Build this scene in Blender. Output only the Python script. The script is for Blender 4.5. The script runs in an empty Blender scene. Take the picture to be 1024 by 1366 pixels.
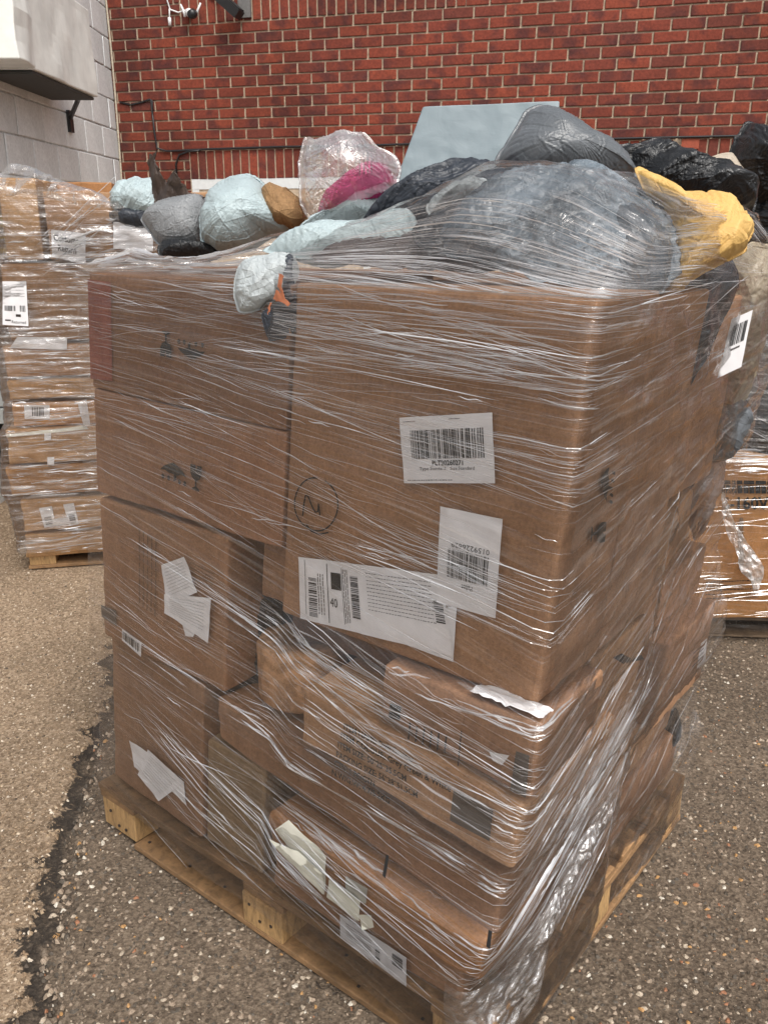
import bpy, bmesh, math, random
import numpy as np
from mathutils import Vector

random.seed(7); rng = np.random.default_rng(7)
SC = bpy.context.scene
COL = SC.collection
R = math.radians

# ------------------------------------------------------------------ camera
FPX, PITCH, CAMH = 1161.0, 0.323, 1.512
cd = bpy.data.cameras.new('camera'); cam = bpy.data.objects.new('camera', cd); COL.objects.link(cam)
cam.location = (0, 0, CAMH); cam.rotation_euler = (math.pi/2 - PITCH, 0, 0)
cd.sensor_fit = 'VERTICAL'; cd.sensor_height = 24; cd.lens = 24*FPX/1366
cd.clip_start = .05; cd.clip_end = 500
SC.camera = cam
# ------------------------------------------------------------------ light
w = bpy.data.worlds.new('World'); SC.world = w; w.use_nodes = True
nt = w.node_tree; nt.nodes.clear()
sky = nt.nodes.new('ShaderNodeTexSky'); sky.sky_type = 'NISHITA'; sky.sun_disc = False
SUN_EL, SUN_AZ = R(52), R(162)
sky.sun_elevation = SUN_EL; sky.sun_rotation = SUN_AZ; sky.dust_density = 4.0; sky.air_density = 1.0
hs = nt.nodes.new('ShaderNodeHueSaturation'); hs.inputs['Saturation'].default_value = .22
bg = nt.nodes.new('ShaderNodeBackground'); bg.inputs['Strength'].default_value = .125
ow = nt.nodes.new('ShaderNodeOutputWorld')
nt.links.new(sky.outputs[0], hs.inputs['Color']); nt.links.new(hs.outputs[0], bg.inputs[0]); nt.links.new(bg.outputs[0], ow.inputs[0])
sd = bpy.data.lights.new('sun', 'SUN'); sd.energy = 1.5; sd.angle = R(25); sd.color = (1, .95, .88)
so = bpy.data.objects.new('sun', sd); COL.objects.link(so)
sdir = Vector((math.sin(SUN_AZ)*math.cos(SUN_EL), math.cos(SUN_AZ)*math.cos(SUN_EL), math.sin(SUN_EL)))
so.rotation_euler = sdir.to_track_quat('Z', 'Y').to_euler()
SC.view_settings.view_transform = 'Standard'; SC.view_settings.look = 'None'
SC.view_settings.exposure = 0.55; SC.view_settings.gamma = 1.0
SC.view_settings.use_curve_mapping = False
SC.cycles.transparent_max_bounces = 24
SC.cycles.max_bounces = 8

# ------------------------------------------------------------------ geometry of the place
CP, SP = math.cos(PITCH), math.sin(PITCH)
RR = np.array([[1, 0, 0], [0, -SP, -CP], [0, CP, -SP]])
CC = np.array([0, 0, CAMH])
def ray(px, py):
    return np.array([(px-512)/FPX, (py-683)/FPX, 1.0]) @ RR
def hit(px, py, p0, n):
    r = ray(px, py); t = ((p0-CC) @ n)/(r @ n); return CC + t*r
YAW = -.67
D1 = np.array([math.cos(YAW), math.sin(YAW), 0]); D2 = np.array([-math.sin(YAW), math.cos(YAW), 0])
F0 = np.array([.183, 1.173, 0]); KS = .077
def L(u, v, z):          # load frame: u leftwards along the long face, v back along the short one; the load leans a little
    u = np.asarray(u, float); v = np.asarray(v, float); z = np.asarray(z, float)
    P = F0 - D1*u[..., None] + D2*v[..., None]
    P[..., 0] += KS*(z-.15); P[..., 2] += z
    return P
def L1(u, v, z): return L(np.array(u), np.array(v), np.array(z))
def fuz(px, py, v=0.0):  # pixel -> (u,z) on the plane v of the long face
    A = np.array([-D1, np.array([KS, 0, 1.]), -ray(px, py)]).T
    s = np.linalg.solve(A, CC-F0-D2*v+np.array([KS*.15, 0, 0])); return s[0], s[1]
def svz(px, py, u=0.0):
    A = np.array([D2, np.array([KS, 0, 1.]), -ray(px, py)]).T
    s = np.linalg.solve(A, CC-F0+D1*u+np.array([KS*.15, 0, 0])); return s[0], s[1]
# brick wall frame
WY = -.285
WO = np.array([-1.574, 7.633, 0.]); WD = np.array([math.cos(WY), math.sin(WY), 0]); WN = np.array([-math.sin(WY), math.cos(WY), 0])
def W(U, out, z): return WO + WD*U - WN*out + np.array([0, 0, z])
# side wall: from the corner towards the camera
CO = W(-.662, 0, 0)
SDv = np.array([.012, -1, 0]); SDv /= np.linalg.norm(SDv); SNv = np.array([1, .012, 0]); SNv /= np.linalg.norm(SNv)
def S(a, out, z): return CO + SDv*a + SNv*out + np.array([0, 0, z])

# ------------------------------------------------------------------ numpy noise
_p = rng.permutation(256); _p = np.concatenate([_p, _p, _p])
_g = rng.normal(size=(256, 3)); _g /= np.linalg.norm(_g, axis=1)[:, None]
def pn(P):
    P = np.asarray(P, float); i = np.floor(P).astype(int); f = P-i; i &= 255
    u = f*f*f*(f*(f*6-15)+10); r = 0
    for a in (0, 1):
        for b in (0, 1):
            for c in (0, 1):
                h = _p[_p[_p[i[..., 0]+a]+i[..., 1]+b]+i[..., 2]+c]
                d = (_g[h]*(f-np.array([a, b, c]))).sum(-1)
                r = r + d*(u[..., 0] if a else 1-u[..., 0])*(u[..., 1] if b else 1-u[..., 1])*(u[..., 2] if c else 1-u[..., 2])
    return r
def ridge(P, o=3):
    r = 0; a = 1.0
    P = np.asarray(P, float)
    for k in range(o):
        r = r + a*(.35-np.abs(pn(P)))*2; a *= .5; P = P*2.07+13.1
    return r
def fbm(P, o=3):
    r = 0; a = 1.0; P = np.asarray(P, float)
    for k in range(o):
        r = r + a*pn(P); a *= .5; P = P*2.03+7.7
    return r

def worley(x, y, seed=0):
    i = np.floor(x).astype(int); j = np.floor(y).astype(int); d1 = np.full(x.shape, 9.); d2 = np.full(x.shape, 9.)
    for a in (-1, 0, 1):
        for b in (-1, 0, 1):
            h = _p[_p[(i+a+seed*17) & 255]+((j+b+seed*31) & 255)]; g = _g[h]
            d = np.hypot(i+a+.5+.45*np.clip(g[..., 0], -1, 1)-x, j+b+.5+.45*np.clip(g[..., 1], -1, 1)-y)
            d2 = np.where(d < d1, d1, np.minimum(d2, d)); d1 = np.minimum(d1, d)
    return d1, d2
def crumple(x, y, seed=0, o=3):
    """flat facets meeting in sharp folds"""
    r = 0*x; a = 1.
    for k in range(o):
        wx = fbm(np.stack([x*.7, y*.7, x*0+seed+k*3.3], -1), 2); wy = fbm(np.stack([x*.7+9, y*.7, x*0+seed*2+k], -1), 2)
        th = seed*1.7+k*1.1; c, s_ = math.cos(th), math.sin(th)
        X_ = (x+wx*.5)*c-(y+wy*.5)*s_; Y_ = (x+wx*.5)*s_+(y+wy*.5)*c
        d1, d2 = worley(X_, Y_*.62, seed+k*5)
        r = r+a*((d1-.42) if k % 2 == 0 else (.42-d1)*1.0); a *= .5; x = x*2.1+3.3; y = y*2.1+1.7
    return r*2
# ------------------------------------------------------------------ object helpers
ORG = {}
def thing(name, label, cat, loc=(0, 0, 0), group=None, kind=None):
    o = bpy.data.objects.new(name, None); COL.objects.link(o); o.empty_display_size = .1
    o.location = [float(x) for x in loc]; o['label'] = label; o['category'] = cat
    if group: o['group'] = group
    if kind: o['kind'] = kind
    ORG[o.name] = np.array(loc, float); return o
def tag(o, label, cat, group=None, kind=None):
    if label: o['label'] = label
    if cat: o['category'] = cat
    if group: o['group'] = group
    if kind: o['kind'] = kind
    return o
def mesh(name, V, F, mat, parent=None, smooth=False, kind=None, uv=None, label=None, fix=True):
    V = np.asarray(V, float).reshape(-1, 3)
    if parent is not None: org = ORG[parent.name]
    else: org = V.mean(0)*np.array([1, 1, 0]) + np.array([0, 0, V[:, 2].min()])
    me = bpy.data.meshes.new(name); me.from_pydata((V-org).tolist(), [], F if isinstance(F, list) else F.tolist())
    if fix:
        bm = bmesh.new(); bm.from_mesh(me); bmesh.ops.recalc_face_normals(bm, faces=bm.faces[:]); bm.to_mesh(me); bm.free()
    if smooth: me.polygons.foreach_set('use_smooth', [True]*len(me.polygons))
    if uv is not None:
        ul = me.uv_layers.new(name='UVMap'); li = np.zeros(len(me.loops), int); me.loops.foreach_get('vertex_index', li)
        ul.data.foreach_set('uv', np.asarray(uv, float)[li].ravel())
    me.materials.append(mat)
    o = bpy.data.objects.new(name, me); COL.objects.link(o)
    if parent is not None: o.parent = parent
    else: o.location = org.tolist()
    ORG[o.name] = org
    if kind: o['kind'] = kind
    if label: o['label'] = label
    return o
class MB:
    def __init__(s): s.V = []; s.F = []; s.n = 0
    def add(s, V, F):
        V = np.asarray(V, float).reshape(-1, 3); s.V.append(V); s.F += [tuple(int(i)+s.n for i in f) for f in F]; s.n += len(V)
    def obox(s, c, ax, ay, az):      # centre + half-axis vectors
        c, ax, ay, az = map(lambda q: np.asarray(q, float), (c, ax, ay, az))
        V = [c+i*ax+j*ay+k*az for k in (-1, 1) for j in (-1, 1) for i in (-1, 1)]
        s.add(V, [(0, 2, 3, 1), (4, 5, 7, 6), (0, 1, 5, 4), (2, 6, 7, 3), (0, 4, 6, 2), (1, 3, 7, 5)])
    def tube(s, pts, r, n=8, cap=True):
        pts = [np.asarray(p, float) for p in pts]; rs = r if isinstance(r, (list, tuple)) else [r]*len(pts)
        V = []; up = np.array([0.13, .31, 1.]);
        for i, p in enumerate(pts):
            t = pts[min(i+1, len(pts)-1)]-pts[max(i-1, 0)]; t = t/(np.linalg.norm(t)+1e-9)
            a = np.cross(t, up)
            if np.linalg.norm(a) < .1: a = np.cross(t, np.array([1., 0, 0]))
            a /= np.linalg.norm(a); b = np.cross(t, a)
            for k in range(n):
                th = 2*math.pi*k/n; V.append(p+rs[i]*(a*math.cos(th)+b*math.sin(th)))
        F = []
        for i in range(len(pts)-1):
            for k in range(n): F.append((i*n+k, i*n+(k+1) % n, (i+1)*n+(k+1) % n, (i+1)*n+k))
        if cap: F += [tuple(range(n)), tuple(range((len(pts)-1)*n, len(pts)*n))]
        s.add(V, F)
    def build(s, name, mat, parent=None, **k):
        return mesh(name, np.concatenate(s.V), s.F, mat, parent, **k)

# ------------------------------------------------------------------ materials
def M(name):
    m = bpy.data.materials.new(name); m.use_nodes = True; nt = m.node_tree
    b = nt.nodes['Principled BSDF']; return m, nt, b
def node(nt, t, **kw):
    n = nt.nodes.new(t)
    for k, v in kw.items():
        if k in n.inputs.keys() if hasattr(n.inputs, 'keys') else False: n.inputs[k].default_value = v
        else: setattr(n, k, v)
    return n
def noise(nt, scale, detail=4, rough=.55, coord='Object', stretch=None, dist=0):
    tc = nt.nodes.new('ShaderNodeTexCoord'); n = nt.nodes.new('ShaderNodeTexNoise')
    n.inputs['Scale'].default_value = scale; n.inputs['Detail'].default_value = detail; n.inputs['Roughness'].default_value = rough
    n.inputs['Distortion'].default_value = dist
    if stretch:
        mp = nt.nodes.new('ShaderNodeMapping'); mp.inputs['Scale'].default_value = stretch
        nt.links.new(tc.outputs[coord], mp.inputs[0]); nt.links.new(mp.outputs[0], n.inputs['Vector'])
    else: nt.links.new(tc.outputs[coord], n.inputs['Vector'])
    return n
def ramp(nt, src, stops):
    r = nt.nodes.new('ShaderNodeValToRGB'); e = r.color_ramp.elements
    while len(e) < len(stops): e.new(.5)
    for el, (p, c) in zip(e, stops):
        el.position = p; el.color = (c, c, c, 1) if not isinstance(c, tuple) else (*c, 1)
    nt.links.new(src, r.inputs[0]); return r
def mixc(nt, fac, a, b, mode='MIX'):
    m = nt.nodes.new('ShaderNodeMix'); m.data_type = 'RGBA'; m.blend_type = mode
    for s, v in ((0, fac), (6, a), (7, b)):
        if hasattr(v, 'is_linked') or hasattr(v, 'links'): nt.links.new(v, m.inputs[s])
        elif s == 0: m.inputs[0].default_value = v
        else: m.inputs[s].default_value = (*v, 1)
    return m.outputs[2]
def bump(nt, b, src, strength, dist=.002, prev=None):
    n = nt.nodes.new('ShaderNodeBump'); n.inputs['Strength'].default_value = strength; n.inputs['Distance'].default_value = dist
    nt.links.new(src, n.inputs['Height'])
    if prev: nt.links.new(prev, n.inputs['Normal'])
    nt.links.new(n.outputs[0], b.inputs['Normal']); return n.outputs[0]
def plain(name, c, rough=.6, spec=.4, metal=0, nscale=40, namp=.15, bstr=0):
    m, nt, b = M(name); n = noise(nt, nscale, 5)
    lo = tuple(x*(1-namp) for x in c); hi = tuple(min(1, x*(1+namp)) for x in c)
    r = ramp(nt, n.outputs[0], [(.3, lo), (.7, hi)]); nt.links.new(r.outputs[0], b.inputs['Base Color'])
    b.inputs['Roughness'].default_value = rough; b.inputs['Specular IOR Level'].default_value = spec; b.inputs['Metallic'].default_value = metal
    if bstr: bump(nt, b, n.outputs[0], bstr, .003)
    return m
def cardboard(name, c, seed=0.):
    m, nt, b = M(name)
    oi = nt.nodes.new('ShaderNodeObjectInfo')
    big = noise(nt, 3.2, 5, .6); fib = noise(nt, 60, 4, .6, stretch=(1, 1, 5)); sc = noise(nt, 9, 6, .7, dist=1.2)
    a = ramp(nt, big.outputs[0], [(.3, tuple(x*.80 for x in c)), (.55, c), (.75, (c[0]*1.16, c[1]*1.2, c[2]*1.2))])
    col = mixc(nt, .3, a.outputs[0], ramp(nt, fib.outputs[0], [(.3, tuple(x*.75 for x in c)), (.7, tuple(x*1.2 for x in c))]).outputs[0])
    gr_ = noise(nt, 170, 3, .75); spk = noise(nt, 34, 5, .75, stretch=(1, 1, .35))
    col = mixc(nt, 1.0, col, ramp(nt, gr_.outputs[0], [(.3, .78), (.7, 1.2)]).outputs[0], 'MULTIPLY')
    col = mixc(nt, 1.0, col, ramp(nt, spk.outputs[0], [(.3, .86), (.7, 1.12)]).outputs[0], 'MULTIPLY')
    scr = ramp(nt, sc.outputs[0], [(.62, 0.), (.78, .45)])
    col = mixc(nt, scr.outputs[0], col, tuple(x*.55 for x in c))
    gp = nt.nodes.new('ShaderNodeNewGeometry'); wn_ = noise(nt, 40, 4, .7); wm = nt.nodes.new('ShaderNodeMath'); wm.operation = 'MULTIPLY'
    nt.links.new(ramp(nt, gp.outputs['Pointiness'], [(.515, 0.), (.57, 1.)]).outputs[0], wm.inputs[0]); nt.links.new(ramp(nt, wn_.outputs[0], [(.4, 0.), (.62, .75)]).outputs[0], wm.inputs[1])
    col = mixc(nt, wm.outputs[0], col, tuple(min(1, x*1.75) for x in c))
    hsv = nt.nodes.new('ShaderNodeHueSaturation'); mr = nt.nodes.new('ShaderNodeMapRange')
    mr.inputs['To Min'].default_value = .80; mr.inputs['To Max'].default_value = 1.18
    nt.links.new(oi.outputs['Random'], mr.inputs[0]); nt.links.new(mr.outputs[0], hsv.inputs['Value']); nt.links.new(col, hsv.inputs['Color'])
    nt.links.new(hsv.outputs[0], b.inputs['Base Color'])
    b.inputs['Roughness'].default_value = .75; b.inputs['Specular IOR Level'].default_value = .25
    p = bump(nt, b, fib.outputs[0], .25, .001); bump(nt, b, sc.outputs[0], .25, .004, p)
    return m
def polybag(name, c, rough=.35, spec=.5, wr=22, bs=.5, c2=None):
    m, nt, b = M(name)
    n1 = noise(nt, wr, 5, .6, dist=1.5); n2 = noise(nt, 5, 3)
    v = nt.nodes.new('ShaderNodeTexVoronoi'); v.feature = 'DISTANCE_TO_EDGE'; v.inputs['Scale'].default_value = wr*.6
    tc = nt.nodes.new('ShaderNodeTexCoord'); mx = nt.nodes.new('ShaderNodeMix'); mx.data_type = 'RGBA'; mx.inputs[0].default_value = .12
    nt.links.new(tc.outputs['Object'], mx.inputs[6]); nt.links.new(n1.outputs['Color'], mx.inputs[7]); nt.links.new(mx.outputs[2], v.inputs['Vector'])
    lo = tuple(x*.85 for x in c)
    r = ramp(nt, n2.outputs[0], [(.35, lo), (.65, c2 or c)]); nt.links.new(r.outputs[0], b.inputs['Base Color'])
    b.inputs['Roughness'].default_value = rough; b.inputs['Specular IOR Level'].default_value = spec
    r2 = ramp(nt, v.outputs['Distance'], [(0, 0.), (.25, 1.)])
    p = bump(nt, b, r2.outputs[0], bs*.45, .006); bump(nt, b, n1.outputs[0], bs, .008, p)
    return m
def clearfilm(name, base=.10, streak=.55, sx=1.2, sy=120., rough=.16, tint=(1, .98, .97), thr=(.52, .72), fres=.5, crumple=0., milk=.035):
    """thin clear wrap: transparent where flat, whitish along its stretched folds"""
    m, nt, b = M(name); nt.nodes.remove(b); out = nt.nodes['Material Output']
    tc = nt.nodes.new('ShaderNodeTexCoord')
    def uvn(ax, ay, det=3, dist=0.):
        mp = nt.nodes.new('ShaderNodeMapping'); mp.inputs['Scale'].default_value = (ax, ay, 1)
        n = nt.nodes.new('ShaderNodeTexNoise'); n.inputs['Scale'].default_value = 1; n.inputs['Detail'].default_value = det; n.inputs['Distortion'].default_value = dist
        nt.links.new(tc.outputs['UV'], mp.inputs[0]); nt.links.new(mp.outputs[0], n.inputs['Vector']); return n
    n1 = uvn(sx, sy, 3); n2 = uvn(sx*2.5, sy*2.6, 2); n3 = uvn(2.2, 7, 3, .6)
    mul = nt.nodes.new('ShaderNodeMath'); mul.operation = 'MULTIPLY'
    s1 = ramp(nt, n1.outputs[0], [(thr[0], 0.), (thr[1], 1.)]); s2 = ramp(nt, n2.outputs[0], [(.55, 0.), (.75, .7)])
    mxx = nt.nodes.new('ShaderNodeMath'); mxx.operation = 'MAXIMUM'; nt.links.new(s1.outputs[0], mxx.inputs[0]); nt.links.new(s2.outputs[0], mxx.inputs[1])
    s3 = ramp(nt, n3.outputs[0], [(.35, .15), (.68, 1.)])
    nt.links.new(mxx.outputs[0], mul.inputs[0]); nt.links.new(s3.outputs[0], mul.inputs[1])
    add = nt.nodes.new('ShaderNodeMath'); add.operation = 'MULTIPLY_ADD'; add.inputs[1].default_value = streak; add.inputs[2].default_value = base  # whitish opacity bands also paint in the film's sheen
    nt.links.new(mul.outputs[0], add.inputs[0])
    n4 = uvn(1.3, 4.5, 4, .8); mk = nt.nodes.new('ShaderNodeMath'); mk.operation = 'MULTIPLY_ADD'; mk.inputs[1].default_value = milk; mk.inputs[2].default_value = base
    nt.links.new(ramp(nt, n4.outputs[0], [(.46, 0.), (.66, 1.)]).outputs[0], mk.inputs[0]); nt.links.new(mk.outputs[0], add.inputs[2])
    bm_ = nt.nodes.new('ShaderNodeBump'); bm_.inputs['Strength'].default_value = .8; bm_.inputs['Distance'].default_value = .004
    nt.links.new(n1.outputs[0], bm_.inputs['Height'])
    b2 = nt.nodes.new('ShaderNodeBump'); b2.inputs['Strength'].default_value = .5; b2.inputs['Distance'].default_value = .003
    nt.links.new(n2.outputs[0], b2.inputs['Height']); nt.links.new(bm_.outputs[0], b2.inputs['Normal'])
    nrm = b2.outputs[0]
    if crumple:
        cn = nt.nodes.new('ShaderNodeTexNoise'); cn.inputs['Scale'].default_value = 28; cn.inputs['Detail'].default_value = 4; cn.inputs['Distortion'].default_value = 2
        nt.links.new(tc.outputs['Object'], cn.inputs['Vector'])
        b3 = nt.nodes.new('ShaderNodeBump'); b3.inputs['Strength'].default_value = crumple; b3.inputs['Distance'].default_value = .01
        nt.links.new(cn.outputs[0], b3.inputs['Height']); nt.links.new(nrm, b3.inputs['Normal']); nrm = b3.outputs[0]
    gl = nt.nodes.new('ShaderNodeBsdfGlossy'); gl.inputs['Color'].default_value = (*tint, 1); gl.inputs['Roughness'].default_value = rough
    df = nt.nodes.new('ShaderNodeBsdfDiffuse'); df.inputs['Color'].default_value = (.8*tint[0], .8*tint[1], .8*tint[2], 1)
    tp = nt.nodes.new('ShaderNodeBsdfTransparent'); tp.inputs['Color'].default_value = (.97, .965, .96, 1)
    nt.links.new(nrm, gl.inputs['Normal']); nt.links.new(nrm, df.inputs['Normal'])
    body = nt.nodes.new('ShaderNodeMixShader'); body.inputs[0].default_value = .62
    nt.links.new(df.outputs[0], body.inputs[1]); nt.links.new(gl.outputs[0], body.inputs[2])
    m1 = nt.nodes.new('ShaderNodeMixShader'); nt.links.new(add.outputs[0], m1.inputs[0]); nt.links.new(tp.outputs[0], m1.inputs[1]); nt.links.new(body.outputs[0], m1.inputs[2])
    fr = nt.nodes.new('ShaderNodeFresnel'); fr.inputs['IOR'].default_value = 1.45; nt.links.new(nrm, fr.inputs['Normal'])
    fm = nt.nodes.new('ShaderNodeMath'); fm.operation = 'MULTIPLY'; fm.inputs[1].default_value = fres; nt.links.new(fr.outputs[0], fm.inputs[0])
    m2 = nt.nodes.new('ShaderNodeMixShader'); nt.links.new(fm.outputs[0], m2.inputs[0]); nt.links.new(m1.outputs[0], m2.inputs[1]); nt.links.new(gl.outputs[0], m2.inputs[2])
    nt.links.new(m2.outputs[0], out.inputs[0]); return m
def strandmat(name, amin, amax):
    m, nt, b = M(name); nt.nodes.remove(b); out = nt.nodes['Material Output']
    g = nt.nodes.new('ShaderNodeNewGeometry'); mr = nt.nodes.new('ShaderNodeMapRange'); mr.inputs['To Min'].default_value = amin; mr.inputs['To Max'].default_value = amax
    pw = nt.nodes.new('ShaderNodeMath'); pw.operation = 'POWER'; pw.inputs[1].default_value = 1.35
    nt.links.new(g.outputs['Random Per Island'], pw.inputs[0]); nt.links.new(pw.outputs[0], mr.inputs[0])
    gl = nt.nodes.new('ShaderNodeBsdfGlossy'); gl.inputs['Roughness'].default_value = .22; gl.inputs['Color'].default_value = (1, 1, 1, 1)
    df = nt.nodes.new('ShaderNodeBsdfDiffuse'); df.inputs['Color'].default_value = (.90, .92, .95, 1)  # whitish film folds, with their glints partly put into the near-white colour
    tl = nt.nodes.new('ShaderNodeBsdfTranslucent'); tl.inputs['Color'].default_value = (.90, .92, .95, 1)
    tp = nt.nodes.new('ShaderNodeBsdfTransparent')
    a = nt.nodes.new('ShaderNodeMixShader'); a.inputs[0].default_value = .5; nt.links.new(df.outputs[0], a.inputs[1]); nt.links.new(gl.outputs[0], a.inputs[2])
    c = nt.nodes.new('ShaderNodeMixShader'); c.inputs[0].default_value = .1; nt.links.new(a.outputs[0], c.inputs[1]); nt.links.new(tl.outputs[0], c.inputs[2])
    d = nt.nodes.new('ShaderNodeMixShader'); nt.links.new(mr.outputs[0], d.inputs[0]); nt.links.new(tp.outputs[0], d.inputs[1]); nt.links.new(c.outputs[0], d.inputs[2])
    nt.links.new(d.outputs[0], out.inputs[0]); return m

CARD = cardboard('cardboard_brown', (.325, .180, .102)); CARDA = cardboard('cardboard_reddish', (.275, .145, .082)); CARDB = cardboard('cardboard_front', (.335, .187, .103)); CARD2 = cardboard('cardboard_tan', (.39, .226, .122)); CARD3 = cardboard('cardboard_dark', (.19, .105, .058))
CARDO = cardboard('cardboard_orange', (.36, .175, .072)); CARDG = cardboard('cardboard_olive', (.26, .175, .098))
DARKGAP = plain('dark_fill', (.03, .03, .032), .5)
PAPER = plain('white_paper', (.74, .73, .74), .6, .3, nscale=25, namp=.06)
PAPER2 = plain('cream_paper', (.66, .65, .56), .6, .3, nscale=25, namp=.08)
INK = plain('black_ink', (.025, .025, .025), .7, .2); INK2 = plain('faded_ink', (.045, .034, .030), .8, .2); REDINK = plain('red_ink', (.5, .06, .05), .7)
INK3 = plain('worn_ink', (.14, .085, .052), .8, .2); FINE = plain('fine_print', (.16, .16, .165), .7, .2); TAPE = plain('brown_tape', (.24, .16, .10), .25, .5); TAPED = plain('grey_tape', (.10, .085, .075), .3, .5)

# ------------------------------------------------------------------ shapes on mapped frames
def rgrid(d, r, n):
    h = d/2
    inner = np.linspace(-h+r, h-r, n)
    return np.concatenate([[-h, -h+r*.35], inner, [h-r*.35, h]])
def rbox(dx, dy, dz, r=.006, n=9):
    """rounded box, centred; verts + faces"""
    V = []; F = []; base = 0
    D = np.array([dx, dy, dz])
    for ax in range(3):
        a, b = [(1, 2), (2, 0), (0, 1)][ax]
        ga, gb = rgrid(D[a], r, n), rgrid(D[b], r, n)
        A, B = np.meshgrid(ga, gb, indexing='ij')
        for s in (-1, 1):
            P = np.zeros(A.shape+(3,)); P[..., a] = A; P[..., b] = B; P[..., ax] = s*D[ax]/2
            na, nb = A.shape
            idx = np.arange(na*nb).reshape(na, nb)+base
            q = np.stack([idx[:-1, :-1], idx[1:, :-1], idx[1:, 1:], idx[:-1, 1:]], -1).reshape(-1, 4)
            if s < 0: q = q[:, ::-1]
            V.append(P.reshape(-1, 3)); F.append(q); base += na*nb
    V = np.concatenate(V); F = np.concatenate(F)
    H = D/2-r; inn = np.clip(V, -H, H); d = V-inn; l = np.linalg.norm(d, axis=1)[:, None]
    V = np.where(l > 1e-9, inn+d/np.maximum(l, 1e-9)*r, V)
    # weld
    key = np.round(V, 5); _, first, inv = np.unique(key, axis=0, return_index=True, return_inverse=True); inv = inv.ravel()
    return V[first], inv[F]
def clean(F):
    return [tuple(dict.fromkeys(f)) for f in F.tolist() if len(set(f)) > 2]

class Frame:
    def __init__(s, fn): s.fn = fn
LOAD = L
def carton_geo(fn, base, z0, z1, r=.007, n=9, bulge=.003, dent=.004, seed=0):
    base = np.array(base, float)            # FR, FL, BL, BR  in (u,v)
    z0 = np.broadcast_to(np.array(z0, float), 4); z1 = np.broadcast_to(np.array(z1, float), 4)
    lu = np.linalg.norm(base[1]-base[0]); lv = np.linalg.norm(base[2]-base[1]); lz = float((z1-z0).mean())
    V, F = rbox(lu, lv, lz, r, n)
    a = V[:, 0]/lu+.5; b = V[:, 1]/lv+.5; c = V[:, 2]/lz+.5
    wgt = np.stack([(1-a)*(1-b), a*(1-b), a*b, (1-a)*b], 1)
    uv = wgt @ base; zz = (wgt @ z0)*(1-c)+(wgt @ z1)*c
    P = fn(uv[:, 0], uv[:, 1], zz)
    cen = P.mean(0)
    # gentle bulge and dents, stronger at the corners
    N = np.stack([(a-.5), (b-.5), (c-.5)], 1); edge = (np.abs(N) > .42).sum(1) >= 2
    d = P-cen; d /= np.linalg.norm(d, axis=1)[:, None]
    q = pn(P*7+seed*3.3)*bulge*1.5+np.where(edge, -np.abs(pn(P*16+seed))*dent*2.2, 0)
    return P+d*q[:, None], clean(F)
def carton(label, base, z0, z1, mat, fn=L, name='cardboard_box', group='cartons on the wrapped pallet in front', seed=0, r=.007, n=9, bulge=.002, dent=.004, cat='box'):
    bb = np.array(base, float); c = fn(bb[:, 0].mean(), bb[:, 1].mean(), np.float64(np.mean(z0)))
    t = thing(name, label, cat, c, group)
    V, F = carton_geo(fn, base, z0, z1, r, n, bulge, dent, seed)
    mesh('body', V, F, mat, t, smooth=False)
    return t
def rect(u0, u1, v0, v1): return [(u0, v0), (u1, v0), (u1, v1), (u0, v1)]

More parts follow.
